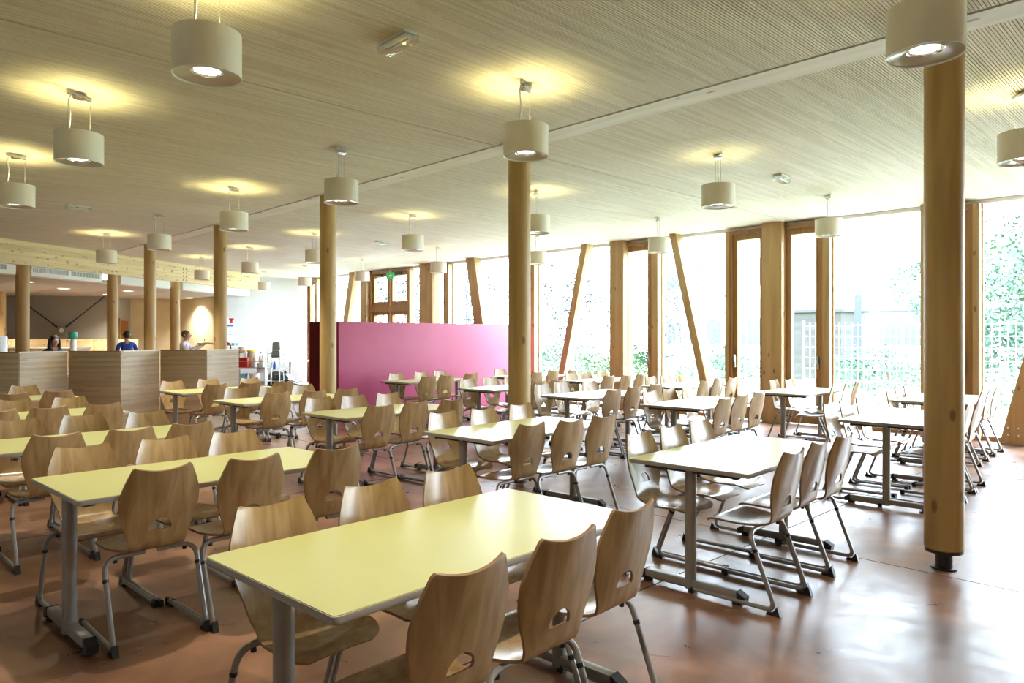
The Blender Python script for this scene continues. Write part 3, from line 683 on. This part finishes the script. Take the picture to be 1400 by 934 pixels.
# cross bracing in front of the grey wall
gd = (Vector((6.8, 25.15, 0))-Vector((1.5, 30.34, 0))).normalized(); gn = Vector((-gd.y, gd.x, 0))*-1
ringc = Vector((5.62, 26.0, 0))
cb = empty('cross_bracing', (ringc.x, ringc.y, 1.71), math.atan2(gd.y, gd.x)); tag(cb, 'black steel tie rods crossing at a ring before the grey kitchen wall', 'bracing')
tor = MB()
for r0, r1 in ((.10, .17),): tor.prism([(r1*math.cos(k*PI/16), r1*math.sin(k*PI/16)) for k in range(32)], (0, .025, 0), (0, 0, 0), (1, 0, 0))
tor.build('ring_plate', M['steel'], cb)
MB().tube([(0, -.012, 0), (0, .0, 0)], .07, 24).build('hub_cap', M['white'], cb)
for (dx, dz) in ((-1.44, 1.06), (1.34, 1.06), (-.62, -.55), (.62, -.55)):
    L = math.hypot(dx, dz); u = (dx/L, dz/L)
    rd = MB().tube([(u[0]*.17, .012, u[1]*.17), (dx, .012, dz)], .022, 8).build('tie_rod', M['steel_dark'], cb)
    MB().tube([(u[0]*.17, .012, u[1]*.17), (u[0]*.36, .012, u[1]*.36)], .034, 8).build('turnbuckle', M['chrome' if dz < 0 else 'steel_dark'], rd)
# plank-fronted serving wall
sw = empty('serving_wall', (1.6, 28.6, 0), math.atan2(gd.y, gd.x)); tag(sw, 'low wall of upright light boards under the grey kitchen wall', 'wall')
for k in range(31): MB().span(k*.26, k*.26+.256, -.9, -.86, 0, 1.44+.002*(k % 3)).build('board', M['glulam'], sw, bevel=.003)
ct = empty('kitchen_counter', (2.9, 22.2, 0), math.atan2(gd.y, gd.x)); tag(ct, 'brown kitchen counter in front of the upright boards', 'counter')
MB().span(-1.5, 2.55, 0, .6, 0, 1.2).build('cabinet', M['post'], ct, bevel=.004)
MB().span(-1.52, 2.57, -.03, .62, 1.2, 1.24).build('worktop', M['edge'], ct, bevel=.004)
# white drum at the left end of the partition, on a ledge table
sh_ = empty('side_counter', (1.35, 12.6, 0)); tag(sh_, 'plain counter behind the left end of the woven screen', 'counter')
MB().span(-.5, 2.6, -.25, .25, 0, .90).build('cabinet', M['edge'], sh_, bevel=.004); MB().span(-.52, 2.62, -.27, .27, .90, .94).build('worktop', M['white'], sh_, bevel=.003)
dm = empty('white_drum', (1.9, 12.55, .94)); tag(dm, 'plain white cylinder standing behind the screen at the left edge', 'container')
MB().lathe([(0, 0), (.13, 0), (.135, .02), (.135, .555), (.13, .57), (0, .57)], 32).build('body', M['white_plastic'], dm); MB().lathe([(0, .57), (.1, .57), (.1, .58), (0, .58)], 24).build('lid', M['white'], dm)
ds = empty('dispenser', (2.88, 12.6, .94)); tag(ds, 'white dispenser bottle with green top on the counter behind the screen', 'bottle')
MB().lathe([(0, 0), (.038, 0), (.042, .02), (.042, .50), (.03, .53), (0, .53)], 20).build('body', M['white_plastic'], ds); MB().lathe([(0, .53), (.045, .53), (.062, .57), (.062, .62), (.05, .64), (0, .64)], 20).build('top', M['green_plastic'], ds)
# downlights; the last two are added to brighten the cream wall and kitchen
for px_, (x, y) in enumerate(((3.6, 19.9), (2.95, 24.2), (6.4, 24.0), (6.35, 21.9), (8.9, 24.3), (4.8, 22.0))):
    e = empty('downlight', (x, y, 2.8)); tag(e, 'round recessed downlight in the low kitchen ceiling, ' + ['nearest left of centre', 'far left by the edge column', 'beside the far end of the grey wall', 'right of the middle kitchen column', 'added to brighten the cream wall corner', 'added mid-ceiling for more light'][px_], 'lamp', 'recessed kitchen downlights')
    MB().lathe([(.13, -.001), (.16, -.001), (.16, -.012), (.13, -.012)], 24, close=True).build('trim_ring', M['white'], e); MB().lathe([(0, -.004), (.13, -.004), (.13, 0), (0, 0)], 24).build('lens', M['downlight'], e)
    spot('downlight_beam', (0, 0, -.03), 330, (1, .92, .74), 130, .8, .1, True, e)
# hooks and papers on the cream wall, posters on the white wall
for k, y in enumerate((25.2, 24.6, 24.1)):
    e = empty('coat_hook', (9.32+.05*k, y, 1.42), -PI/2); tag(e, 'black hook on the cream kitchen wall, ' + ['farthest left', 'middle', 'nearest the papers'][k], 'hook', 'black hooks')
    MB().box((0, -.03, 0), (.08, .02, .1)).tube([(0, -.03, -.02), (0, -.1, -.04), (0, -.11, .03)], .014, 8).build('hook', M['black'], e)
def sheet(x, y, z, w, h, rz, name, label, deco):
    e = empty(name, (x, y, z), rz); tag(e, label, 'sign')
    MB().box((0, -.004, 0), (w, .006, h)).build('sheet', M['white'], e, smooth=0)
    for m, x0, x1, z0, z1 in deco: MB().span(x0*w, x1*w, -.011, -.006, z0*h, z1*h).build('print', m, e, smooth=0)
ew = math.atan2(22.55-23.15, 12.3-9.45)
def on_end(t): return (9.45+2.85*t, 23.15-.6*t)
x, y = on_end(.10); sheet(x, y-.01, 1.98, .28, .3, ew, 'fire_notice', 'red and white notice high on the white end wall', [(M['red_plastic'], -.45, -.35, -.1, .45), (M['red_plastic'], .0, .3, -.1, .45), (M['red_plastic'], -.1, .45, .3, .45), (M['blue_plastic'], -.45, .4, -.45, -.25)])
x, y = on_end(.12); sheet(x, y-.01, 1.48, .42, .62, ew, 'evacuation_plan', 'white plan sheet with coloured squares on the white end wall', [(M['cyan_plastic'], -.3, .2, .15, .17), (M['cyan_plastic'], -.1, -.08, 0, .4), (M['cyan_plastic'], -.35, .3, .3, .31), (M['red_plastic'], -.45, -.1, -.42, -.28), (M['green_plastic'], -.02, .2, -.42, -.28), (M['cyan_plastic'], .25, .45, -.42, -.28)])
x, y = 9.44, 23.9; sheet(x, y, 1.35, .3, .5, -PI/2, 'paper_notice', 'pale paper notices on the cream wall beside the column', [(M['edge'], -.4, .4, .1, .12), (M['edge'], -.4, .4, -.1, -.08)])
gs = MB().box((9.42, 23.6, 2.02), (.04, .25, .2)).build('green_sign', M['green_sign'], bevel=.004); tag(gs, 'small green sign high on the cream kitchen wall', 'sign')
tf = empty('power_socket', (*on_end(.84), .95), ew); tag(tf, 'tiny white socket on the white end wall', 'socket'); MB().box((0, -.01, 0), (.09, .02, .09)).build('plate', M['white_plastic'], tf, bevel=.003); MB().tube([(0, -.02, 0), (0, -.021, 0)], .025, 12).build('insert', M['grey_plastic'], tf)

# side table against the end wall
st = empty('side_table', (11.05, 22.15, 0), ew); tag(st, 'white side table against the end wall behind the black bag', 'table')
MB().box((0, 0, .715), (1.9, .7, .03)).build('tabletop', M['white'], st, bevel=.004)
for sx in (-.3, .3):
    MB().tube([(sx, 0, .03), (sx, 0, .70)], .035, 14).build('leg', M['steel'], st); MB().box((sx, 0, .02), (.06, .6, .035)).build('foot', M['steel'], st)
# bin bag on the floor
bg = bpy.data.meshes.new('bin_bag'); bmb = bmesh.new(); bmesh.ops.create_icosphere(bmb, subdivisions=4, radius=1)
rn = random.Random(3)
from mathutils import noise as mnoise
for v in bmb.verts:
    n_ = mnoise.noise(v.co*2.3)*.22+mnoise.noise(v.co*6)*.10
    v.co = v.co*(1+n_); v.co = Vector((v.co.x*.60+(.25 if v.co.z < 0 else 0)*v.co.x, v.co.y*.35, max(v.co.z*.26, -.17)))
    if v.co.x > .2: v.co.z = -.17+(v.co.z+.17)*max(.15, 1-(v.co.x-.2)*1.5)
bmb.to_mesh(bg); bmb.free(); bg.materials.append(M['bag'])
for p in bg.polygons: p.use_smooth = True
bo = bpy.data.objects.new('bin_bag', bg); C.objects.link(bo); bo.location = (10.25, 20.65, .172); bo.rotation_euler = (0, 0, -.7); tag(bo, 'slumped shiny black plastic bag on the floor before the side table', 'bag')
MB().tube([(.1, 0, .17), (.13, .02, .24), (.17, .05, .27)], [.05, .03, .05], 8).build('knot', M['bag'], bo)
# clearing trolley
tr = empty('clearing_trolley', (9.12, 20.16, 0), -.75); tag(tr, 'steel clearing trolley with rails at the end of the woven screen', 'trolley')
for xx in (-.5, .5):
    for yy in (-.27, .27):
        MB().tube([(xx, yy, .12), (xx, yy, .95)], .014, 10).build('post', M['chrome'], tr)
        w_ = MB().tube([(xx, yy-.02, .055), (xx, yy+.02, .055)], .055, 16).build('wheel', M['rubber'], tr); MB().box((xx, yy, .115), (.05, .05, .02)).build('fork', M['steel'], w_)
    MB().tube(fillet([(xx, -.27, .9), (xx, -.27, 1.02), (xx, .27, 1.02), (xx, .27, .9)], .08), .014, 10).build('handle', M['chrome'], tr)
for zz_ in (.22, .62): MB().box((0, 0, zz_), (.98, .56, .02)).build('shelf', M['steel'], tr)
for yy in (-.27, .27): MB().tube([(-.5, yy, .80), (.5, yy, .80)], .010, 8).build('rail', M['chrome'], tr)
def onT(x, y, z): v = Matrix.Rotation(-.75, 3, 'Z') @ Vector((x, y, 0)); return (9.12+v.x, 20.16+v.y, z)
rc = empty('red_crate', onT(-.24, -.06, .63), -.75); tag(rc, 'red plastic crate on the upper shelf of the trolley', 'crate')
MB().span(-.22, .22, -.18, .18, 0, .015).span(-.22, -.2, -.18, .18, .015, .28).span(.2, .22, -.18, .18, .015, .28).span(-.2, .2, -.18, -.16, .015, .28).span(-.2, .2, .16, .18, .015, .28).build('body', M['red_plastic'], rc); MB().span(-.23, .23, -.195, -.18, .24, .28).build('rim', M['red_plastic'], rc)
for j, (xx, m, lb) in enumerate(((-.22, 'cyan_plastic', 'pale blue tub on the lower shelf of the trolley'), (.12, 'white_plastic', 'white tub on the lower shelf of the trolley'))):
    e = empty('tub', onT(xx, -.05, .23), -.75); tag(e, lb, 'tub'); MB().lathe([(0, 0), (.12, 0), (.15, .22), (.145, .22), (.115, .01), (0, .01)], 24).build('body', M[m], e); MB().lathe([(.148, .205), (.158, .205), (.158, .225), (.148, .225)], 24, close=True).build('rim', M['white_plastic'], e)
e = empty('yellow_lid_jar', onT(-.03, .12, .63), 0); tag(e, 'beige jar with yellow lid behind the red crate on the trolley', 'jar'); MB().lathe([(0, 0), (.10, 0), (.11, .05), (.11, .40), (.09, .44), (0, .44)], 20).build('body', M['tan'], e); MB().lathe([(0, .44), (.12, .44), (.12, .49), (0, .49)], 20).build('lid', M['yellow_plastic'], e)
e = empty('cloth_bundle', onT(-.3, .10, .63), 0); tag(e, 'tan bundle of cloths piled behind the red crate', 'cloth')
MB().box((0, 0, .2), (.2, .2, .4)).build('stand', M['white_plastic'], e, bevel=.01); MB().sphere((0, 0, .48), (.12, .11, .11), 14, 10).build('cloth', M['tan'], e)
for j, (xx, yy, hh) in enumerate(((.16, -.12, .34), (.26, .08, .40), (.36, -.08, .30))):
    e = empty('bottle', onT(xx, yy, .63), 0); tag(e, 'white bottle on the trolley, ' + ['next to the red crate', 'tallest, in the middle', 'at the right end'][j], 'bottle', 'white bottles on the trolley')
    MB().lathe([(0, 0), (.05, 0), (.055, .02), (.055, hh*.7), (.02, hh*.85), (.02, hh), (0, hh)], 16).build('body', M['white_plastic'], e); MB().lathe([(0, hh), (.024, hh), (.024, hh+.03), (0, hh+.03)], 12).build('cap', M['yellow_plastic' if j == 2 else 'blue_plastic' if j == 1 else 'white'], e)
# a second, taller utility cart with a grey stacked seat
uc = empty('utility_cart', (9.86, 20.12, 0), -.75); tag(uc, 'tall chrome utility cart holding a grey pad beside the trolley', 'cart')
for xx in (-.18, .18):
    for yy in (-.2, .2):
        MB().tube([(xx, yy, .1), (xx, yy, 1.05)], .012, 8).build('post', M['chrome'], uc); MB().tube([(xx, yy-.02, .05), (xx, yy+.02, .05)], .05, 14).build('wheel', M['rubber'], uc)
for zz_ in (.2, .55, .9): MB().box((0, 0, zz_), (.38, .44, .015)).build('shelf', M['chrome'], uc)
MB().tube(fillet([(-.18, -.2, 1.05), (-.18, -.2, 1.12), (.18, -.2, 1.12), (.18, -.2, 1.05)], .05), .012, 8).build('handle', M['chrome'], uc)
def onU(x, y, z): v = Matrix.Rotation(-.75, 3, 'Z') @ Vector((x, y, 0)); return (9.86+v.x, 20.12+v.y, z)
e = empty('grey_pad', onU(0, .05, .9075), -.75); tag(e, 'upright dark grey pad standing on top of the utility cart', 'pad'); MB().prism([(-.13, 0), (.13, 0), (.11, .42), (.06, .46), (-.06, .46), (-.11, .42)], (0, .06, 0), (0, 0, 0)).build('pad', M['grey_plastic'], e, bevel=.015); MB().box((0, .03, .04), (.3, .2, .08)).build('base', M['grey_plastic'], e, bevel=.01)
e = empty('blue_bottle', onU(0, -.08, .5575), 0); tag(e, 'blue spray bottle on the middle shelf of the utility cart', 'bottle'); MB().lathe([(0, 0), (.05, 0), (.05, .12), (.02, .18), (.02, .22), (0, .22)], 14).build('body', M['blue_plastic'], e); MB().box((0, -.02, .235), (.03, .09, .03)).build('trigger', M['white_plastic'], e)
e = empty('yellow_box', onU(-.3, -.3, 0), -.75); tag(e, 'white pedal bin with yellow lid left of the utility cart', 'bin'); MB().span(-.12, .12, -.12, .12, 0, .68).build('body', M['white_plastic'], e, bevel=.015); MB().span(-.13, .13, -.13, .13, .68, .74).build('lid', M['yellow_plastic'], e, bevel=.01)
# dark loop handle showing over the right end of the screen
e = empty('tray_rack', (5.05, 12.75, 0)) ; tag(e, 'rack with thin dark hoop handle showing over the right end of the screen', 'rack')
e.location = (5.55, 13.35, 0)
MB().tube(fillet([(-.1, 0, .9), (-.1, 0, 1.40), (.1, 0, 1.40), (.1, 0, .9)], .095, 8), .011, 8).build('hoop', M['steel_dark'], e); MB().span(-.2, .2, -.2, .2, .06, .9).build('body', M['steel'], e, bevel=.01)
for xx in (-.15, .15): MB().tube([(xx, -.16, .03), (xx, .16, .03)], .03, 12).build('roller', M['rubber'], e)

# ================================================================== PEOPLE
def skin_body(name, joints, edges, mats, parent, sub=2):
    """one continuous figure grown from a joint skeleton; joints: name -> (pos, rx, ry, material index)"""
    me = bpy.data.meshes.new(name); ids = {k: i for i, k in enumerate(joints)}
    me.from_pydata([j[0] for j in joints.values()], [(ids[a], ids[b]) for a, b in edges], [])
    o = bpy.data.objects.new(name, me); C.objects.link(o)
    md = o.modifiers.new('s', 'SKIN'); md.use_smooth_shade = True
    for i, j in enumerate(joints.values()): me.skin_vertices[0].data[i].radius = (j[1], j[2])
    me.skin_vertices[0].data[ids['pelvis']].use_root = True
    sb = o.modifiers.new('u', 'SUBSURF'); sb.levels = sub; sb.render_levels = sub
    dg = bpy.context.evaluated_depsgraph_get(); m2 = bpy.data.meshes.new_from_object(o.evaluated_get(dg)); bpy.data.objects.remove(o)
    m2.name = name
    for m in mats: m2.materials.append(m)
    J = [(Vector(j[0]), j[3]) for j in joints.values()]; segs = [(Vector(joints[a][0]), Vector(joints[b][0]), joints[b][3]) for a, b in edges]
    for p in m2.polygons:
        c = p.center; best = None
        for a, b, mi in segs:
            d = b-a; t = max(0, min(1, (c-a).dot(d)/max(d.length_squared, 1e-9))); q = (c-a-d*t).length
            if best is None or q < best[0]: best = (q, mi)
        p.material_index = best[1]; p.use_smooth = True
    o = bpy.data.objects.new(name, m2); C.objects.link(o); o.parent = parent
    return o
def person(loc, rz, label, top, legs, hair, long_hair, armL, armR, lean=0., h=1.7, sleeve=1):
    """a figure facing local -y; armL/armR give elbow and wrist positions in body space at 1.7 m"""
    t = empty('person', loc, rz); tag(t, label, 'person'); k = h/1.7
    def L(x, y, z): return (x*k, (y-lean*max(0, z-.95))*k, z*k)
    J = {'pelvis': (L(0, 0, .93), .14*k, .11*k, 1), 'waist': (L(0, 0, 1.10), .125*k, .095*k, 0), 'chest': (L(0, 0, 1.28), .15*k, .105*k, 0), 'upper': (L(0, .0, 1.40), .10*k, .085*k, 0),
         'neck': (L(0, .0, 1.47), .05*k, .05*k, 2), 'neck2': (L(0, -.012, 1.515), .048*k, .05*k, 2), 'jaw': (L(0, -.03, 1.555), .062*k, .078*k, 2), 'face': (L(0, -.018, 1.61), .075*k, .095*k, 2), 'crown': (L(0, 0, 1.655), .062*k, .078*k, 2)}
    E = [('pelvis', 'waist'), ('waist', 'chest'), ('chest', 'upper'), ('upper', 'neck'), ('neck', 'neck2'), ('neck2', 'jaw'), ('jaw', 'face'), ('face', 'crown')]
    for s, nm, (el, wr) in ((-1, 'L', armL), (1, 'R', armR)):
        J['sh'+nm] = (L(s*.17, 0, 1.385), .06*k, .06*k, 0); J['el'+nm] = (L(*el), .042*k, .042*k, 0 if sleeve else 2); J['wr'+nm] = (L(*wr), .028*k, .03*k, 0 if sleeve == 2 else 2)
        e_, w_ = Vector(L(*el)), Vector(L(*wr)); d = (w_-e_).normalized(); sd = d.cross(Vector((0, 0, 1)));  sd = sd.normalized() if sd.length > .1 else Vector((0, -1, 0)); up = sd.cross(d).normalized()
        if abs(d.z) > .8: sd = Vector((0, -1, 0))
        pm = w_+d*.075*k; J['pm'+nm] = (tuple(pm), .038*k, .018*k, 2)
        E += [('upper', 'sh'+nm), ('sh'+nm, 'el'+nm), ('el'+nm, 'wr'+nm), ('wr'+nm, 'pm'+nm)]
        for q in range(4):
            off = sd*(q-1.5)*.021*k; ln = (.066, .076, .072, .056)[q]*k
            b0 = pm+off+d*.022*k; b1 = b0+d*ln*.55-up*.008*k; b2 = b1+d*ln*.45-up*.022*k
            for z_, (pt, rr_) in enumerate(((b0, .0095), (b1, .0088), (b2, .0075))): J['f%s%d%d' % (nm, q, z_)] = (tuple(pt), rr_*k, rr_*k, 2)
            E += [('pm'+nm, 'f%s%d0' % (nm, q)), ('f%s%d0' % (nm, q), 'f%s%d1' % (nm, q)), ('f%s%d1' % (nm, q), 'f%s%d2' % (nm, q))]
        t0 = w_+d*.03*k-sd*.035*k; t1 = t0+d*.04*k-sd*.025*k
        J['t0'+nm] = (tuple(t0), .011*k, .011*k, 2); J['t1'+nm] = (tuple(t1), .009*k, .009*k, 2); E += [('wr'+nm, 't0'+nm), ('t0'+nm, 't1'+nm)]
        J['hip'+nm] = (L(s*.095, 0, .86), .09*k, .095*k, 1); J['kn'+nm] = (L(s*.10, -.01, .49), .058*k, .062*k, 1); J['an'+nm] = (L(s*.10, .02, .09), .038*k, .042*k, 1); J['to'+nm] = (L(s*.11, -.13, .035), .038*k, .03*k, 3)
        E += [('pelvis', 'hip'+nm), ('hip'+nm, 'kn'+nm), ('kn'+nm, 'an'+nm), ('an'+nm, 'to'+nm)]
    b = skin_body('body', J, E, [top, legs, M['skin'], M['black']], t)
    hx, hy, hz = L(0, -.01, 1.60)
    hb = MB().sphere((hx, hy+.022*k, hz+.028*k), (.084*k, .098*k, .098*k), 20, 14)
    if long_hair: hb.sphere((hx, hy+.055*k, hz-.10*k), (.115*k, .065*k, .19*k), 18, 12).sphere((hx-.085*k, hy+.01, hz-.09*k), (.035*k, .06*k, .16*k), 12, 10).sphere((hx+.085*k, hy+.01, hz-.09*k), (.035*k, .06*k, .16*k), 12, 10)
    hb.build('hair', hair, t)
    fy = hy-.098*k
    fc = MB().sphere((hx, fy-.004*k, hz-.012*k), (.012*k, .018*k, .026*k), 10, 8).build('nose', M['skin'], t)
    for s in (-1, 1):
        ey = MB().sphere((hx+s*.031*k, fy+.014*k, hz+.008*k), (.014*k, .01*k, .009*k), 10, 8).build('eye', M['eyewhite'], t); MB().sphere((hx+s*.031*k, fy+.006*k, hz+.008*k), .006*k, 8, 6).build('iris', M['hair'], ey)
        MB().sphere((hx+s*.031*k, fy+.010*k, hz+.03*k), (.019*k, .008*k, .004*k), 10, 6).build('eyebrow', hair, t)
        MB().sphere((hx+s*.082*k, hy+.02*k, hz-.005*k), (.012*k, .022*k, .032*k), 10, 8).build('ear', M['skin'], t)
    MB().sphere((hx, fy+.008*k, hz-.058*k), (.024*k, .01*k, .008*k), 10, 6).build('mouth', M['lip'], t)
    return t
LK = lambda x, y: math.atan2(y, x)-PI/2       # turns local -y towards the camera side of the hall
person((3.17, 15.3, 0), LK(3.17, 15.3)+.35, 'woman with long dark hair and dark top standing behind the woven screen', M['dark_cloth'], M['dark_cloth'], M['hair'], True,
       ((-.22, -.02, 1.12), (-.16, -.22, 1.02)), ((.22, -.02, 1.12), (.16, -.22, 1.02)), .12, 1.52, 1)
person((5.2, 18.0, 0), LK(5.2, 18.0)+PI+.25, 'person in bright blue top seen from behind in the kitchen', M['blue_cloth'], M['dark_cloth'], M['hair'], False,
       ((-.23, -.02, 1.14), (-.2, -.2, 1.0)), ((.23, -.02, 1.14), (.2, -.2, 1.0)), .05, 1.63, 1)
pt = person((6.15, 17.2, 0), LK(6.15, 17.2)+1.25, 'person in white kitchen jacket holding out a flat tray, seen from the side', M['white_cloth'], M['white_cloth'], M['hair_brown'], False,
       ((-.24, -.14, 1.20), (-.14, -.38, 1.36)), ((.24, -.14, 1.20), (.14, -.38, 1.36)), .12, 1.64, 2)
an = LK(6.15, 17.2)+1.25; v = Matrix.Rotation(an, 3, 'Z') @ Vector((0, -.62, 0))
e = empty('serving_tray', (6.15+v.x, 17.2+v.y, 1.335), an); tag(e, 'pale serving tray held by the person in white', 'tray')
MB().box((0, 0, 0), (.34, .46, .012)).build('base', M['white_plastic'], e, bevel=.004); MB().span(-.18, .18, -.245, -.23, 0, .03).span(-.18, .18, .23, .245, 0, .03).span(-.18, -.165, -.23, .23, 0, .03).span(.165, .18, -.23, .23, 0, .03).build('rim', M['white_plastic'], e)

# ================================================================== OUTSIDE
gr = MB().span(12.3, 120, -80, 90, -.25, -.15).build('terrain', M['grass'], smooth=0, kind='structure')
MB().span(12.3, 15.6, -30, 40, -.15, -.06).build('terrace', M['gravel'], smooth=0, kind='structure')
MB().span(-60, -4.2, -80, 90, -.25, -.15).build('terrain_west', M['gravel'], smooth=0, kind='structure')
MB().span(-4.2, 12.3, -80, -4.2, -.25, -.15).build('terrain_south', M['gravel'], smooth=0, kind='structure')
# wire mesh fence
fe = empty('mesh_fence', (17.5, 0, -.15)); tag(fe, 'white wire mesh fence beyond the terrace', 'fence')
wm = MB(); yy = -14.
vs = []; fs = []
def wire(x0, y0, z0, x1, y1, z1):
    b = len(vs); vs.extend([(x0, y0, z0), (x0, y1, z0), (x0, y1, z1), (x0, y0, z1), (x1, y0, z0), (x1, y1, z0), (x1, y1, z1), (x1, y0, z1)])
    fs.extend([(b, b+1, b+2, b+3), (b+4, b+7, b+6, b+5), (b, b+4, b+5, b+1), (b+3, b+2, b+6, b+7), (b, b+3, b+7, b+4), (b+1, b+5, b+6, b+2)])
while yy < 7.6: wire(-.006, yy-.006, .05, .006, yy+.006, 2.0); yy += .14
for k in range(8): wire(.006, -14, .1+k*.26, .018, 7.6, .115+k*.26)
me = bpy.data.meshes.new('wire_mesh'); me.from_pydata(vs, [], fs); me.materials.append(M['wire']); o = bpy.data.objects.new('wire_mesh', me); C.objects.link(o); o.parent = fe; o['kind'] = 'stuff'
for k in range(9): MB().box((.04, -14+2.7*k, 1.02), (.05, .05, 2.1)).build('fence_post', M['wire'], fe, smooth=0)
# trees and shrubs
def tree_mesh(rx, ry, rz, n, seed, size):
    rn = random.Random(seed); V = []; F_ = []
    cl = [(Vector((rn.gauss(0, .45), rn.gauss(0, .45), rn.gauss(0, .45))), rn.uniform(.25, .55)) for _ in range(26)]
    for i in range(n):
        c, r = rn.choice(cl); d = Vector((rn.gauss(0, 1), rn.gauss(0, 1), rn.gauss(0, 1))).normalized()*r*rn.uniform(.7, 1.05)+c
        p = Vector((d.x*rx, d.y*ry, d.z*rz)); a = Vector((rn.gauss(0, 1), rn.gauss(0, 1), rn.gauss(0, .6))).normalized(); b = a.orthogonal().normalized(); s = size*rn.uniform(.6, 1.3)
        k = len(V); V += [p-a*s, p+b*s*.45, p+a*s, p-b*s*.45]; F_.append((k, k+1, k+2, k+3))
    me = bpy.data.meshes.new('foliage'); me.from_pydata(V, [], F_); me.materials.append(M['pale_leaf' if seed == 2 else 'leaf']); return me
TM = [tree_mesh(2.4, 2.4, 2.2, 12000, 1, .062), tree_mesh(2.0, 2.0, 2.4, 9000, 2, .055), tree_mesh(1.3, 1.5, .6, 2600, 3, .06)]
def tree(x, y, z, k, s, label, cat='tree', group='trees beyond the glass'):
    t = empty('garden_tree' if cat == 'tree' else 'shrub', (x, y, -.15), random.uniform(0, 6)); tag(t, label, cat, group)
    c = bpy.data.objects.new('foliage', TM[k]); C.objects.link(c); c.parent = t; c.location = (0, 0, z); c.scale = (s, s, s); c['kind'] = 'stuff'
    MB().tube([(0, 0, 0), (.1*s, 0, z*.5), (0, .1*s, z+.6*s)], [.10*s, .08*s, .03*s] if cat == 'tree' else [.04, .03, .02], 10).build('trunk', M['pale_bark' if k == 1 else 'bark'], t)
    if cat == 'tree':
        for a in (0, 2.1, 4.2): MB().tube([(.05*s, 0, z*.6), (math.cos(a)*s, math.sin(a)*s, z+.3*s)], [.05*s, .015*s], 7).build('branch', M['pale_bark' if k == 1 else 'bark'], t)
tree(21.2, 2.9, 2.7, 0, 1.15, 'dense leafy tree right behind the mesh fence, seen right of the nearest column')
tree(27.0, 17.3, 3.4, 1, 1.0, 'thin tree in the glass on both sides of the slim leaning brace at right')
tree(26.0, 23.2, 3.4, 1, 1.35, 'thin tree in the glass right of the second column')
tree(23.0, 26.6, 3.8, 1, 1.3, 'thin tree in the glass over the right end of the pink wall')
tree(20.8, 30.0, 3.8, 1, 1.3, 'thin tree in the panes of the double door')
for x, y, s, lb in ((19.6, 6.3, 1.0, 'low green shrub behind the mesh fence, left of the nearest column'), (20.0, 11.0, .9, 'low shrub seen through the narrow windows beside the wide right post'),
                    (20.5, 15.4, 1.0, 'low shrub seen behind the slim mullion left of the right leaning brace'), (20.5, 18.4, 1.0, 'low shrub in the glass beside the slim brace near the pink wall')):
    tree(x, y, .8, 2, s, lb, 'shrub', 'shrubs beyond the terrace')
# pale building across
bd = empty('school_building', (34, 17.5, -.15), 0); tag(bd, 'pale building across the grounds with bands of windows', 'building')
MB().span(0, 10, -13.5, 6.5, 0, 6.6).build('wall', M['pale_render'], bd, smooth=0); MB().span(-.3, 10.3, -13.8, 6.8, 6.6, 6.95).build('roof_edge', M['white'], bd, smooth=0)
for z0 in (1.3, 4.3):
    for k in range(8):
        w_ = MB().span(-.06, .02, -12.8+k*2.4, -11.0+k*2.4, z0, z0+1.3).build('window', M['far_glass'], bd, smooth=0); MB().span(-.1, -.06, -11.95+k*2.4, -11.88+k*2.4, z0, z0+1.3).build('glazing_bar', M['white'], w_, smooth=0)
shd = empty('garden_shed', (27.5, 11.4, -.15)); tag(shd, 'grey boarded shed with flat roof beyond the fence', 'shed')
MB().span(0, 2.4, -.9, .9, 0, 2.6).build('wall', M['slate_boards'], shd, smooth=0); MB().span(-.15, 2.55, -1.05, 1.05, 2.6, 2.72).build('roof', M['steel_dark'], shd, smooth=0)
sp = empty('sports_post', (24, 8.6, -.15)); tag(sp, 'grey post with sideways arm and small board in the grounds', 'post')
MB().box((0, 0, 1.5), (.22, .22, 3.0)).build('pole', M['dark_paint'], sp); MB().box((0, -1.1, 2.45), (.07, 2.4, .07)).build('arm', M['dark_paint'], sp); MB().box((0, -1.9, 2.45), (.06, .6, .65)).build('board', M['far_glass'], sp)

rcp = MB().lathe([(0, 0), (.03, 0), (.034, .006), (.03, .02), (0, .022)], 16).build('red_disc', M['red_plastic'], loc=(8.19, 2.78, 0)); tag(rcp, 'tiny red plastic disc lying on the floor under the right-hand tables', 'litter')
